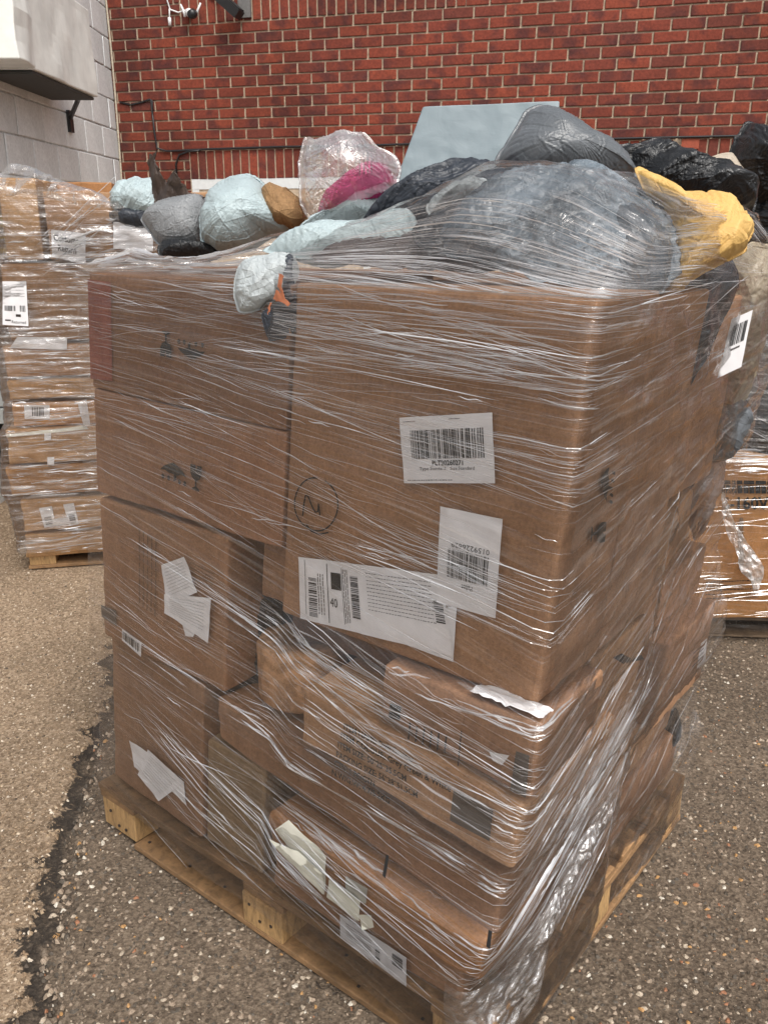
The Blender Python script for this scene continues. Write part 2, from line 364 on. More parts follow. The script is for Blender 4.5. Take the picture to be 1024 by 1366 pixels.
def bil(c, s, t):      # c: 4 points TL TR BR BL ; s right, t down
    c = [np.asarray(q, float) for q in c]; s = np.asarray(s, float)[..., None]; t = np.asarray(t, float)[..., None]
    return (c[0]*(1-s)+c[1]*s)*(1-t)+(c[3]*(1-s)+c[2]*s)*t
class Face:
    """a local drawing plane: (s,t) in [0,1]^2 -> world, lifted by d along n"""
    def __init__(s, corners, n, d=.0035, wave=0., fr=60): s.c = corners; s.n = np.asarray(n, float); s.d = d; s.wave = wave; s.fr = fr
    def at(s, a, b, lift=0.):
        a = np.asarray(a, float); b = np.asarray(b, float)
        P = bil(s.c, a, b); w_ = s.wave*(.6+ridge(P*s.fr*.25, 2)) if s.wave else 0*a
        return P+s.n*(s.d+lift+w_)[..., None]
    def sheet(s, name, mat, parent, n=14, lift=0., box=(0, 0, 1, 1), label=None):
        a, b = np.meshgrid(np.linspace(box[0], box[2], n+1), np.linspace(box[1], box[3], n+1), indexing='ij')
        P = s.at(a, b, lift+0*a).reshape(-1, 3); i = np.arange((n+1)**2).reshape(n+1, n+1)
        Fq = np.stack([i[:-1, :-1], i[:-1, 1:], i[1:, 1:], i[1:, :-1]], -1).reshape(-1, 4)
        return mesh(name, P, Fq, mat, parent, smooth=True, label=label, fix=False)
    def quads(s, name, rects, mat, parent, lift=.001):
        V = []; Fq = []
        for (x0, y0, x1, y1) in rects:
            ny = 4 if (y1-y0) > .15 else 1; nx = 4 if (x1-x0) > .15 else 1
            a, b = np.meshgrid(np.linspace(x0, x1, nx+1), np.linspace(y0, y1, ny+1), indexing='ij')
            o = len(V); V += list(s.at(a, b, lift+0*a).reshape(-1, 3)); i = np.arange((nx+1)*(ny+1)).reshape(nx+1, ny+1)+o
            Fq += np.stack([i[:-1, :-1], i[:-1, 1:], i[1:, 1:], i[1:, :-1]], -1).reshape(-1, 4).tolist()
        return mesh(name, V, [tuple(f) for f in Fq], mat, parent, fix=False, kind='stuff')
    def polys(s, name, polys, mat, parent, lift=.001):
        V = []; Fq = []
        for p in polys:
            p = np.array(p, float); o = len(V); V += list(s.at(p[:, 0], p[:, 1], lift+0*p[:, 0])); Fq.append(tuple(range(o, o+len(p))))
        return mesh(name, V, Fq, mat, parent, fix=False)
    def text(s, name, txt, a0, b0, h, mat, parent, width=None, rot=0, lift=.001, asp=None, bold=False):
        """txt with its top left at (a0,b0); h letter height in t units; rot 0/180/90"""
        cu = bpy.data.curves.new('t', 'FONT'); cu.body = txt; cu.size = 1; cu.resolution_u = 2
        if bold: cu.offset = .028
        ob = bpy.data.objects.new('t', cu); COL.objects.link(ob)
        dg = bpy.context.evaluated_depsgraph_get(); me = ob.evaluated_get(dg).to_mesh()
        P = np.array([v.co[:2] for v in me.vertices]); Fq = [tuple(p.vertices) for p in me.polygons]
        ob.evaluated_get(dg).to_mesh_clear(); bpy.data.objects.remove(ob); bpy.data.curves.remove(cu)
        P[:, 0] -= P[:, 0].min(); hh = .72
        asp = asp if asp else np.linalg.norm(bil(s.c, .5, 0.)-bil(s.c, .5, 1.))/np.linalg.norm(bil(s.c, 0., .5)-bil(s.c, 1., .5))
        sx = h/hh*asp; sy = h/hh
        if width: sx = width/P[:, 0].max()
        a = P[:, 0]*sx; b = h-P[:, 1]*sy
        if rot == 180: a, b = -a, -b
        V = s.at(a0+a, b0+b, lift+0*a)
        return mesh(name, V, Fq, mat, parent, fix=False)
def bars(x0, y0, x1, y1, n, seed, vertical=False):
    rg = random.Random(seed); out = []; ws = [rg.choice([1, 1, 1, 2, 2, 3]) for _ in range(2*n)]; tot = sum(ws); p = 0
    for k, ww in enumerate(ws):
        if k % 2 == 0:
            a, b = p/tot, (p+ww)/tot
            out.append((x0, y0+(y1-y0)*a, x1, y0+(y1-y0)*b) if vertical else (x0+(x1-x0)*a, y0, x0+(x1-x0)*b, y1))
        p += ww
    return out
def lines(x0, y0, x1, y1, n, seed, h=.35, vertical=False):
    rg = random.Random(seed); out = []
    for k in range(n):
        if vertical:
            xx = x0+(x1-x0)*k/n; ww = (x1-x0)/n*h; y = y0
            while y < y1-.01:
                l = rg.uniform(.02, .07)*(y1-y0)*2; out.append((xx, y, xx+ww, min(y+l, y1))); y += l+.012*(y1-y0)*1.5
        else:
            yy = y0+(y1-y0)*k/n; hh = (y1-y0)/n*h; x = x0
            while x < x1-.01:
                l = rg.uniform(.012, .06)*(x1-x0); out.append((x, yy+hh*rg.uniform(0, .15), min(x+l, x1), yy+hh*rg.uniform(.85, 1))); x += l+.012*(x1-x0)
    return out
NF = -D2; NR = D1           # outward normals of the long and short face
def fquad(pts, v=0.0, d=.0045, wave=0.):
    q = [fuz(x, y, v) for x, y in pts]; return Face([L1(a, v, b) for a, b in q], NF, d, wave)
def squad(pts, u=0.0, d=.0045, wave=0.):
    q = [svz(x, y, u) for x, y in pts]; return Face([L1(u, a, b) for a, b in q], NR, d, wave)

def smooth_outline(P, n):
    P = np.array(P, float); m = len(P); out = []
    for i in range(m):
        p0, p1, p2, p3 = P[i-1], P[i], P[(i+1) % m], P[(i+2) % m]
        for k in range(8):
            t = k/8; c = .5*(2*p1+(p2-p0)*t+(2*p0-5*p1+4*p2-p3)*t*t+(3*p1-p0-3*p2+p3)*t**3)*.65+(p1*(1-t)+p2*t)*.35
            out.append(c)
    out = np.array(out); d = np.r_[0, np.cumsum(np.linalg.norm(np.roll(out, -1, 0)-out, axis=1))]
    s = np.linspace(0, d[-1], n, endpoint=False); cl = np.r_[out, out[:1]]
    return np.stack([np.interp(s, d, cl[:, k]) for k in range(2)], 1)
def buckle(V0, V, F, stretch, iters, bend=.018, anchor=.010):
    """a skin with more cloth than the shape it covers: let the surplus buckle into folds"""
    q = np.array([f for f in F if len(f) == 4]); t3 = np.array([f for f in F if len(f) == 3])
    E = [q[:, [0, 1]], q[:, [1, 2]], q[:, [2, 3]], q[:, [3, 0]], q[:, [0, 2]], q[:, [1, 3]]]
    if len(t3): E += [t3[:, [0, 1]], t3[:, [0, 2]]]
    E = np.unique(np.sort(np.concatenate(E), 1), axis=0); i, j = E[:, 0], E[:, 1]; n = len(V)
    L0 = np.linalg.norm(V0[i]-V0[j], axis=1)*stretch
    val = np.bincount(i, minlength=n)+np.bincount(j, minlength=n); val = np.maximum(val, 1)[:, None]
    X = V.copy(); ij = np.r_[i, j]
    for k in range(iters):
        D = X[j]-X[i]; l = np.linalg.norm(D, axis=1)+1e-9; c = D*((l-L0)/l*.5)[:, None]
        cc = np.r_[c, -c]; acc = np.stack([np.bincount(ij, cc[:, a], n) for a in range(3)], 1)
        X = X+acc/val*1.7
        xx = np.r_[X[j], X[i]]; m_ = np.stack([np.bincount(ij, xx[:, a], n) for a in range(3)], 1)/val
        X = X+(m_-X)*bend+(V0-X)*anchor
    return X
def pillow(name, outline, anchor, tilt, thick, mat, parent=None, amp=.012, fr=9., yaw=0., back=.6, nt_=170, nr=46, center=None, seed=0, pw=2.0, ex_=.62, smooth=True, kind=None, asym=(0, 0), stretch=(1, 1), label=None, edge=.004, wr=1.15, iters=70, fl=.94, fold=None):
    """a stuffed bag: real thickness grown from its outline on a plane standing at the anchor"""
    ex = np.array([math.cos(yaw), math.sin(yaw), 0]); ct, st = math.cos(tilt), math.sin(tilt)
    ey = np.array([-math.sin(yaw)*st, math.cos(yaw)*st, ct]); n = np.cross(ex, ey)
    A = np.asarray(anchor, float)
    Q = []
    for x, y in outline:
        p = hit(x, y, A, n)-A; Q.append((p @ ex, p @ ey))
    B = smooth_outline(Q, nt_)
    nrm2 = np.roll(B, -1, 0)-np.roll(B, 1, 0); nrm2 = np.stack([nrm2[:, 1], -nrm2[:, 0]], 1); nrm2 /= np.linalg.norm(nrm2, axis=1)[:, None]+1e-9
    B = B+nrm2*(crumple(B[:, 0]*fr*1.2, B[:, 1]*fr*1.2, seed+3, 2)*amp*.55)[:, None]
    if center is not None:
        p = hit(center[0], center[1], A, n)-A; c = np.array([p @ ex, p @ ey])
    else: c = B.mean(0)
    rho = np.linspace(0, 1, nr+1)[1:]**.8
    V = []
    def lift(q, h, sgn):
        P = A+q[:, :1]*ex+q[:, 1:]*ey
        hh_ = h
        loc = np.stack([q[:, 0]*stretch[0]*fr, q[:, 1]*stretch[1]*fr, np.full(len(q), seed*5.1+(0 if sgn > 0 else 40))], 1)
        w1 = fbm(loc*.35, 2)
        loc2 = loc+np.stack([w1, -w1, w1], 1)*.9
        fa = (seed*1.37) % 3.14 if fold is None else fold; cx_, sx_ = math.cos(fa), math.sin(fa)
        la = loc2[:, 0]*cx_+loc2[:, 1]*sx_; lb = -loc2[:, 0]*sx_+loc2[:, 1]*cx_
        rd = 1.25*ridge(np.stack([la*.35, lb*1.05, loc2[:, 2]], 1), 3)+.45*ridge(np.stack([la*1.6, lb*.8, loc2[:, 2]+7], 1), 2)+.7*crumple(la*1.1, lb*1.9, seed, 2)
        big = fbm(loc*.42+3.7, 2)*thick*.9*np.minimum(1, h/(.5*thick))
        d = rd*amp*np.minimum(1, h/(.35*thick)+.3)+w1*amp*1.3*np.minimum(1, h/(.3*thick))+big
        B0.append(P+n*(sgn*h+big+w1*amp*.8*np.minimum(1, h/(.3*thick)))[:, None])
        return P+n*(sgn*h+d*1.0)[:, None]
    th = np.arange(nt_); B0 = []
    rag = 1+0*th
    for sgn, T in ((1, thick), (-1, thick*back)):
        cc = lift(c[None], np.array([T]), sgn); V.append(cc)
        for k, r_ in enumerate(rho):
            q = c+(B-c)*r_
            h = np.full(nt_, T*max(0, 1-min(1, r_/fl)**pw)**ex_)+.0008
            if asym != (0, 0):
                rel = (B-c)*r_/np.abs(B-c).max(0); h = h*np.clip(1+asym[0]*rel[:, 0]+asym[1]*rel[:, 1], .1, 3)
            if r_ == 1 and sgn < 0: break
            V.append(lift(q, h, sgn))
    V = np.concatenate(V); B0 = np.concatenate(B0); F = []
    m = 1+nr*nt_; j = (th+1) % nt_
    def ring(off, k): return off+1+k*nt_
    for off in (0, m):
        R0 = ring(off, 0)
        F += [(off, R0+int(a), R0+int(b)) for a, b in zip(th, j)]
        for k in range(nr-1):
            last = (off == m and k == nr-2)
            a0 = ring(off, k); a1 = ring(0, nr-1) if last else ring(off, k+1)
            F += [(a0+int(a), a1+int(a), a1+int(b), a0+int(b)) for a, b in zip(th, j)]
    if wr > 1: V = buckle(B0, V, F, wr, iters)
    uv = np.stack([(V-A) @ ex, (V-A) @ ey], 1)
    return mesh(name, V, F, mat, parent, smooth=smooth, uv=uv, kind=kind, label=label)
def drape(name, outline, anchor, tilt, mat, parent, amp=.01, fr=12., yaw=0., lift=0., nt_=140, nr=30, center=None, seed=0, dome=0., stretch=(1, 1), kind=None, smooth=True):
    """single thin sheet with folds"""
    ex = np.array([math.cos(yaw), math.sin(yaw), 0]); ct, st = math.cos(tilt), math.sin(tilt)
    ey = np.array([-math.sin(yaw)*st, math.cos(yaw)*st, ct]); n = np.cross(ex, ey); A = np.asarray(anchor, float)
    Q = []
    for x, y in outline:
        p = hit(x, y, A, n)-A; Q.append((p @ ex, p @ ey))
    B = smooth_outline(Q, nt_)
    c = B.mean(0)
    if center is not None:
        p = hit(center[0], center[1], A, n)-A; c = np.array([p @ ex, p @ ey])
    V = []
    for r_ in np.r_[0.001, np.linspace(0, 1, nr+1)[1:]**.8]:
        q = c+(B-c)*r_
        loc = np.stack([q[:, 0]*stretch[0]*fr, q[:, 1]*stretch[1]*fr, np.full(len(q), seed*5.1)], 1)
        w1 = fbm(loc*.4, 2); d = ridge(loc+w1[:, None]*.8, 4)*amp+lift+dome*(1-r_**2)
        V.append(A+q[:, :1]*ex+q[:, 1:]*ey+n*d[:, None])
    V = np.concatenate(V); F = []
    for k in range(nr):
        for a in range(nt_): b = (a+1) % nt_; F.append((k*nt_+a, (k+1)*nt_+a, (k+1)*nt_+b, k*nt_+b))
    uv = np.stack([(V-A) @ ex, (V-A) @ ey], 1)
    return mesh(name, V, F, mat, parent, smooth=smooth, uv=uv, kind=kind, fix=False)

# ================================================================== GROUND
def ground_sd(x, y):
    """signed distance-like value to the crack between the two surfacings (positive = dark side)"""
    ys = np.array([-4, 1.2, 1.32, 1.45, 1.78, 2.0, 2.27, 2.55, 2.84, 3.2, 3.6, 4.2, 5.5, 8, 20.])
    xs = np.array([-.5, -.70, -.715, -.745, -.83, -.87, -.915, -.90, -1.0, -.98, -.9, -.6, .2, 1.2, 6.])
    xs = np.interp(y, ys, xs)
    return x-xs-.11*pn(np.stack([x*0+3, y*4.2, y*0], -1))-.05*pn(np.stack([x*9, y*13, y*0], -1))-.03*pn(np.stack([x*24, y*24, y*0+4], -1))
GM, nt, b = M('asphalt')
att = nt.nodes.new('ShaderNodeAttribute'); att.attribute_name = 'zone'
na = noise(nt, 14, 6, .7, dist=.5); nb_ = noise(nt, 120, 4, .7); nc = noise(nt, 1.1, 4); nd = noise(nt, 420, 3, .7)
vo = nt.nodes.new('ShaderNodeTexVoronoi'); vo.inputs['Scale'].default_value = 110; tcg = nt.nodes.new('ShaderNodeTexCoord'); nt.links.new(tcg.outputs['Object'], vo.inputs['Vector'])
ad = nt.nodes.new('ShaderNodeMath'); ad.operation = 'MULTIPLY_ADD'; ad.inputs[1].default_value = .22; nt.links.new(na.outputs[0], ad.inputs[0]); nt.links.new(att.outputs['Fac'], ad.inputs[2])
zn = ramp(nt, ad.outputs[0], [(.595, 0.), (.615, 1.)])
crk = ramp(nt, ad.outputs[0], [(.594, 0.), (.606, .9), (.628, .7), (.665, 0.)])
g1 = ramp(nt, nb_.outputs[0], [(.30, (.10, .068, .043)), (.5, (.33, .235, .155)), (.70, (.58, .45, .32))])
g1b = mixc(nt, .45, g1.outputs[0], ramp(nt, vo.outputs['Color'], [(.15, (.10, .07, .045)), (.5, (.28, .20, .13)), (.9, (.55, .43, .31))]).outputs[0])
g2 = ramp(nt, nb_.outputs[0], [(.32, (.05, .038, .028)), (.52, (.165, .124, .09)), (.72, (.33, .26, .19))])
g2b = mixc(nt, .35, g2.outputs[0], ramp(nt, vo.outputs['Color'], [(.2, (.04, .03, .022)), (.6, (.16, .12, .085)), (.95, (.34, .265, .195))]).outputs[0])
gc = mixc(nt, zn.outputs[0], g1b, g2b)
st = ramp(nt, nc.outputs[0], [(.35, .72), (.65, 1.12)])
gc = mixc(nt, 1.0, gc, st.outputs[0], 'MULTIPLY')
attc = nt.nodes.new('ShaderNodeAttribute'); attc.attribute_name = 'crack'
cm = nt.nodes.new('ShaderNodeMath'); cm.operation = 'MULTIPLY_ADD'; cm.inputs[1].default_value = 1.1; nt.links.new(na.outputs[0], cm.inputs[0]); nt.links.new(attc.outputs['Fac'], cm.inputs[2])
cr2 = ramp(nt, cm.outputs[0], [(1.10, 0.), (1.30, .75)])
gc = mixc(nt, crk.outputs[0], gc, (.022, .019, .017))
gc = mixc(nt, cr2.outputs[0], gc, (.025, .021, .019))
nt.links.new(gc, b.inputs['Base Color']); b.inputs['Roughness'].default_value = .85; b.inputs['Specular IOR Level'].default_value = .2
p = bump(nt, b, nb_.outputs[0], .8, .006); p = bump(nt, b, vo.outputs['Distance'], .5, .005, p); bump(nt, b, nd.outputs[0], .4, .002, p)
gx = np.unique(np.concatenate([np.linspace(-60, -4, 15), np.linspace(-4, 3.2, 260), np.linspace(3.2, 60, 15)]))
gy = np.unique(np.concatenate([np.linspace(-60, .6, 15), np.linspace(.6, 4.6, 170), np.linspace(4.6, 60, 30)]))
X, Y = np.meshgrid(gx, gy, indexing='ij'); near = (np.abs(X) < 4) & (Y > .5) & (Y < 5)
sdv = ground_sd(X, Y)
Zg = np.where(near, .006*fbm(np.stack([X*2.5, Y*2.5, X*0], -1), 3)+.0015*pn(np.stack([X*22, Y*22, X*0], -1)), 0)
Zg = Zg-np.where(near, .010*np.exp(-((sdv-.03)/.035)**2), 0)-.004
gi = np.arange(X.size).reshape(X.shape); gF = np.stack([gi[:-1, :-1], gi[1:, :-1], gi[1:, 1:], gi[:-1, 1:]], -1).reshape(-1, 4)
gr = mesh('ground', np.stack([X, Y, Zg], -1).reshape(-1, 3), gF, GM, None, smooth=True, kind='structure', fix=False)
za = gr.data.attributes.new('zone', 'FLOAT', 'POINT'); za.data.foreach_set('value', np.clip(.5+sdv*.9, 0, 1).ravel())
def segd(px, py, pts):
    d = np.full(px.shape, 9.)
    for (ax, ay), (bx, by) in zip(pts[:-1], pts[1:]):
        t = np.clip(((px-ax)*(bx-ax)+(py-ay)*(by-ay))/((bx-ax)**2+(by-ay)**2), 0, 1)
        d = np.minimum(d, np.hypot(px-ax-t*(bx-ax), py-ay-t*(by-ay)))
    return d
wob = .05*pn(np.stack([X*8, Y*8, X*0+5], -1))
dcr = np.minimum(segd(X+wob, Y-wob, [(-.74, 1.40), (-.61, 1.44), (-.48, 1.53), (-.36, 1.62), (-.27, 1.68)]), segd(X+wob, Y+wob, [(-.13, 1.43), (-.05, 1.47)]))
ca = gr.data.attributes.new('crack', 'FLOAT', 'POINT'); ca.data.foreach_set('value', np.clip(1-dcr/.045, 0, 1).ravel())

# loose and embedded stones: nobody could count them
def stones(name, n, xr, yr, smin, smax, cols, seed, keep, label):
    rg = np.random.default_rng(seed)
    x = rg.uniform(*xr, n*3); y = yr[0]+(yr[1]-yr[0])*rg.uniform(0, 1, n*3)**1.5; k = keep(x, y); x = x[k][:n]; y = y[k][:n]; n = len(x)
    base = np.array([[1, 0, 0], [.31, .95, 0], [-.8, .59, 0], [-.8, -.59, 0], [.31, -.95, 0], [.35, .25, .55], [-.3, .1, .62], [.05, -.35, .5]])
    s = smin+(smax-smin)*rg.uniform(0, 1, n)**2.4; th = rg.uniform(0, 6.28, n)
    J = base[None]*(1+rg.uniform(-.35, .35, (n, 8, 3)))
    J = J*np.stack([s, s*rg.uniform(.5, 1, n), s*rg.uniform(.35, .8, n)], 1)[:, None, :]
    c, s_ = np.cos(th)[:, None], np.sin(th)[:, None]
    V = np.stack([J[..., 0]*c-J[..., 1]*s_+x[:, None], J[..., 0]*s_+J[..., 1]*c+y[:, None], J[..., 2]-.0042], -1)
    V[:, :5, 2] -= .004
    zz = .006*fbm(np.stack([x*2.5, y*2.5, x*0], -1), 3); V[..., 2] += zz[:, None]
    f = np.array([[0, 1, 5], [1, 6, 5], [1, 2, 6], [2, 3, 6], [3, 7, 6], [3, 4, 7], [4, 0, 7], [0, 5, 7], [5, 6, 7]])
    F = (f[None]+8*np.arange(n)[:, None, None]).reshape(-1, 3)
    m, nt, b = M(name+'_stone'); g = nt.nodes.new('ShaderNodeNewGeometry')
    r = ramp(nt, g.outputs['Random Per Island'], cols); r.color_ramp.interpolation = 'CONSTANT'; nn = noise(nt, 300, 3)
    nt.links.new(mixc(nt, 1.0, r.outputs[0], ramp(nt, nn.outputs[0], [(.3, .55), (.7, 1.1)]).outputs[0], 'MULTIPLY'), b.inputs['Base Color'])
    b.inputs['Roughness'].default_value = .7
    o = mesh(name, V.reshape(-1, 3), F, m, None, kind='stuff', fix=False); tag(o, label, 'stones'); return o
stones('pebbles', 60000, (-1.0, 2.0), (1.05, 4.0), .0022, .0115, [(0, (.10, .08, .06)), (.34, (.21, .16, .115)), (.58, (.36, .275, .20)), (.78, (.50, .41, .31)), (.90, (.68, .62, .52)), (.94, (.50, .28, .11)), (.975, (.36, .16, .08))], 3,
       lambda x, y: ground_sd(x, y) > .03, 'pale and orange pebbles set in the dark asphalt around the pallet')
stones('gravel', 60000, (-2.3, -.6), (1.2, 4.6), .0026, .0085, [(0, (.17, .115, .07)), (.28, (.30, .205, .125)), (.5, (.42, .31, .20)), (.74, (.60, .48, .35)), (.86, (.72, .62, .50)), (.93, (.09, .065, .045))], 4,
       lambda x, y: ground_sd(x, y) < -.01, 'fine tan gravel of the lighter surfacing left of the crack')
# twigs and scraps
mb = MB(); rg = random.Random(5)
for (cx, cy, n) in ((-.10, 1.45, 16), (-.33, 1.62, 10), (.62, 1.75, 8), (.8, 2.1, 6), (-.7, 1.5, 8)):
    for k in range(n):
        x, y = cx+rg.gauss(0, .035), cy+rg.gauss(0, .03); a = rg.uniform(0, 6.3); l = rg.uniform(.006, .022)
        mb.tube([(x, y, .003), (x+l*.5*math.cos(a), y+l*.5*math.sin(a), .006), (x+l*math.cos(a+.3), y+l*math.sin(a+.3), .002)], [.0012, .0016, .0008], 5)
o = mb.build('litter', plain('litter', (.035, .025, .018), .8), None, kind='stuff'); tag(o, 'dark twigs and leaf scraps scattered on the asphalt', 'litter')

# ================================================================== BRICK BUILDING
bld = thing('brick_building', 'red brick building behind the pallets with soldier courses over its openings', 'building', W(2, 0, 0))
BM, nt, b = M('red_brick')
oi = nt.nodes.new('ShaderNodeObjectInfo'); ge = nt.nodes.new('ShaderNodeNewGeometry')
sm = nt.nodes.new('ShaderNodeMath'); sm.operation = 'ADD'; nt.links.new(oi.outputs['Random'], sm.inputs[0]); nt.links.new(ge.outputs['Random Per Island'], sm.inputs[1])
fc = nt.nodes.new('ShaderNodeMath'); fc.operation = 'FRACT'; nt.links.new(sm.outputs[0], fc.inputs[0])
tone = ramp(nt, fc.outputs[0], [(0, (.16, .037, .023)), (.3, (.20, .043, .025)), (.55, (.225, .050, .027)), (.75, (.18, .040, .025)), (.92, (.145, .037, .025))])
tcb = nt.nodes.new('ShaderNodeTexCoord'); mpb = nt.nodes.new('ShaderNodeVectorMath'); mpb.operation = 'ADD'
cmb = nt.nodes.new('ShaderNodeCombineXYZ'); sc_ = nt.nodes.new('ShaderNodeMath'); sc_.operation = 'MULTIPLY'; sc_.inputs[1].default_value = 37
nt.links.new(fc.outputs[0], sc_.inputs[0]); nt.links.new(sc_.outputs[0], cmb.inputs[0]); nt.links.new(sc_.outputs[0], cmb.inputs[2])
nt.links.new(tcb.outputs['Object'], mpb.inputs[0]); nt.links.new(cmb.outputs[0], mpb.inputs[1])
n1 = nt.nodes.new('ShaderNodeTexNoise'); n1.inputs['Scale'].default_value = 6.5; n1.inputs['Detail'].default_value = 3; nt.links.new(mpb.outputs[0], n1.inputs['Vector'])
n2 = nt.nodes.new('ShaderNodeTexNoise'); n2.inputs['Scale'].default_value = 70; n2.inputs['Detail'].default_value = 5; nt.links.new(mpb.outputs[0], n2.inputs['Vector'])
dk = ramp(nt, n1.outputs[0], [(.50, 0.), (.64, .6)])
bc = mixc(nt, dk.outputs[0], tone.outputs[0], (.042, .018, .021))
bc = mixc(nt, 1.0, bc, ramp(nt, n2.outputs[0], [(.3, .75), (.7, 1.25)]).outputs[0], 'MULTIPLY')
wr = ramp(nt, n2.outputs[0], [(.78, 0.), (.86, .4)]); bc = mixc(nt, wr.outputs[0], bc, (.42, .24, .17))
gpos = nt.nodes.new('ShaderNodeNewGeometry'); sn1 = nt.nodes.new('ShaderNodeTexNoise'); sn1.inputs['Scale'].default_value = 1.1; sn1.inputs['Detail'].default_value = 5
nt.links.new(gpos.outputs['Position'], sn1.inputs['Vector'])
bc = mixc(nt, 1.0, bc, ramp(nt, sn1.outputs[0], [(.33, .68), (.5, 1.0), (.68, 1.18)]).outputs[0], 'MULTIPLY')
nt.links.new(bc, b.inputs['Base Color']); b.inputs['Roughness'].default_value = .8; b.inputs['Specular IOR Level'].default_value = .3
bump(nt, b, n2.outputs[0], .5, .003)
MORT = plain('mortar', (.52, .41, .30), .9, .2, nscale=30, namp=.25, bstr=.4)
mb = MB(); mb.obox(W(3.4, -.105, 2.1), WD*4.1, WN*.1, np.array([0, 0, 2.1])); mb.build('mortar', MORT, bld)
def brick_geo(l, h, seed):
    rg = np.random.default_rng(seed); c = .004; d = .05; o = .006
    hx, hz = l/2, h/2
    V = []
    for (x, z) in ((-1, -1), (1, -1), (1, 1), (-1, 1)):
        V.append((x*hx, .0, z*hz))
    J = lambda: rg.uniform(-.0016, .0016)
    for (x, z) in ((-1, -1), (1, -1), (1, 1), (-1, 1)): V.append((x*(hx-.0006)+J(), -o+.002, z*(hz-.0006)+J()))
    for (x, z) in ((-1, -1), (1, -1), (1, 1), (-1, 1)): V.append((x*(hx-c)+J(), -o+J()*.4, z*(hz-c)+J()))
    F = []
    for a, b_ in ((0, 4), (4, 8)):
        for k in range(4): F.append((a+k, a+(k+1) % 4, b_+(k+1) % 4, b_+k))
    F.append((8, 9, 10, 11))
    V = np.array(V); return V, F
VAR = {}
def brick_mesh(kind, k):
    if (kind, k) not in VAR:
        l, h = {'s': (.2125, .0635), 'v': (.0635, .2125)}[kind]
        V, F = brick_geo(l, h, k*7+{'s': 0, 'v': 100}[kind])
        P = V
        me = bpy.data.meshes.new('brick'); me.from_pydata(V.tolist(), [], F); me.materials.append(BM)
        VAR[(kind, k)] = (me, P, F)
    return VAR[(kind, k)]
Z0 = 2.053                       # top of the lower soldier course
bricks = []
WIN = (.0, 3.0, .75, 1.835)
for m in range(-28, 29):
    z = Z0+m*.075+.0375
    if z < 0 or z > 4.15: continue
    for n in range(-4, 36):
        U = n*.225+(.1125 if m % 2 else 0)+.055
        lo, hi = max(U-.10625, -.655), min(U+.10625, 7.4)
        cuts = []
        if Z0-.225 < z < Z0: cuts.append((-.008, 4.568))
        if 12 <= m <= 14: cuts.append((-.008, 2.25))
        if WIN[2] < z < WIN[3]: cuts.append((WIN[0]-.01, WIN[1]+.01))
        for c0_, c1_ in cuts:
            if lo < c0_ < hi and hi < c1_: hi = c0_
            elif lo < c1_ < hi and lo > c0_: lo = c1_
            elif lo >= c0_ and hi <= c1_: hi = lo
        if hi-lo < .025: continue
        bricks.append(('s', (lo+hi)/2, z, (hi-lo)/.2125))
for k in range(61):
    U = .0375+k*.075-.005
    if 3.78 < U < 3.93: 
        bricks.append(('v2', U, 1.905, 1.)); continue
    bricks.append(('v', U, Z0-.1125, 1.))
for k in range(30): bricks.append(('v', .0375+k*.075, Z0+.9+.1125, 1.))
def inframe(P):
    q = RR @ (P-CC); x = 512+FPX*q[0]/q[2]; y = 683+FPX*q[1]/q[2]
    if not (-8 < x < 1032 and -8 < y < 246): return None
    # hidden behind the things on top of the load
    if 545 < x < 745 and y > 150: return None
    if y > 200 and x > 660 and x < 860: return None
    if x < 150: return None
    return q[2]
scored = []
for bk in bricks:
    P = W(bk[1], 0, bk[2]); dpt = inframe(P)
    scored.append((dpt if dpt is not None else 99, bk))
scored.sort(key=lambda a: a[0])
top = [s for s in scored if s[0] < 90][:299]; rest = scored[len(top):]
rg = random.Random(3)
mbr = MB()
for i, (dpt, (kd, U, z, sx)) in enumerate(scored):
    k = rg.randrange(6); kk = 'v' if kd[0] == 'v' else kd
    me, P, F = brick_mesh(kk, k)
    if kd == 'v2': P = P*np.array([1, 1, .55]); z = z-.02
    pos = W(U, rg.uniform(0, .0022), z+rg.uniform(-.0012, .0012))
    if i < len(top) and kd != 'v2':
        o = bpy.data.objects.new('brick', me); COL.objects.link(o); o.parent = bld; o.location = (pos-ORG[bld.name]).tolist(); o.rotation_euler = (0, rg.uniform(-.006, .006), WY); o.scale = (sx, 1, 1)
    else: mbr.add(P[:, :1]*sx*WD+P[:, 1:2]*WN+P[:, 2:]*np.array([0, 0, 1])+pos, F)
mbr.build('bricks', BM, bld, kind='stuff', fix=False).name = 'brick_field'
TERRA = plain('terracotta', (.36, .085, .045), .7, nscale=60, bstr=.2)
mb = MB(); mb.obox(W(3.855, .004, 2.018), WD*.058, WN*.008, np.array([0, 0, .032]))
for k in range(5): mb.obox(W(3.815+k*.02, .011, 2.018), WD*.006, WN*.003, np.array([0, 0, .024]))
mb.build('air_brick', TERRA, bld)
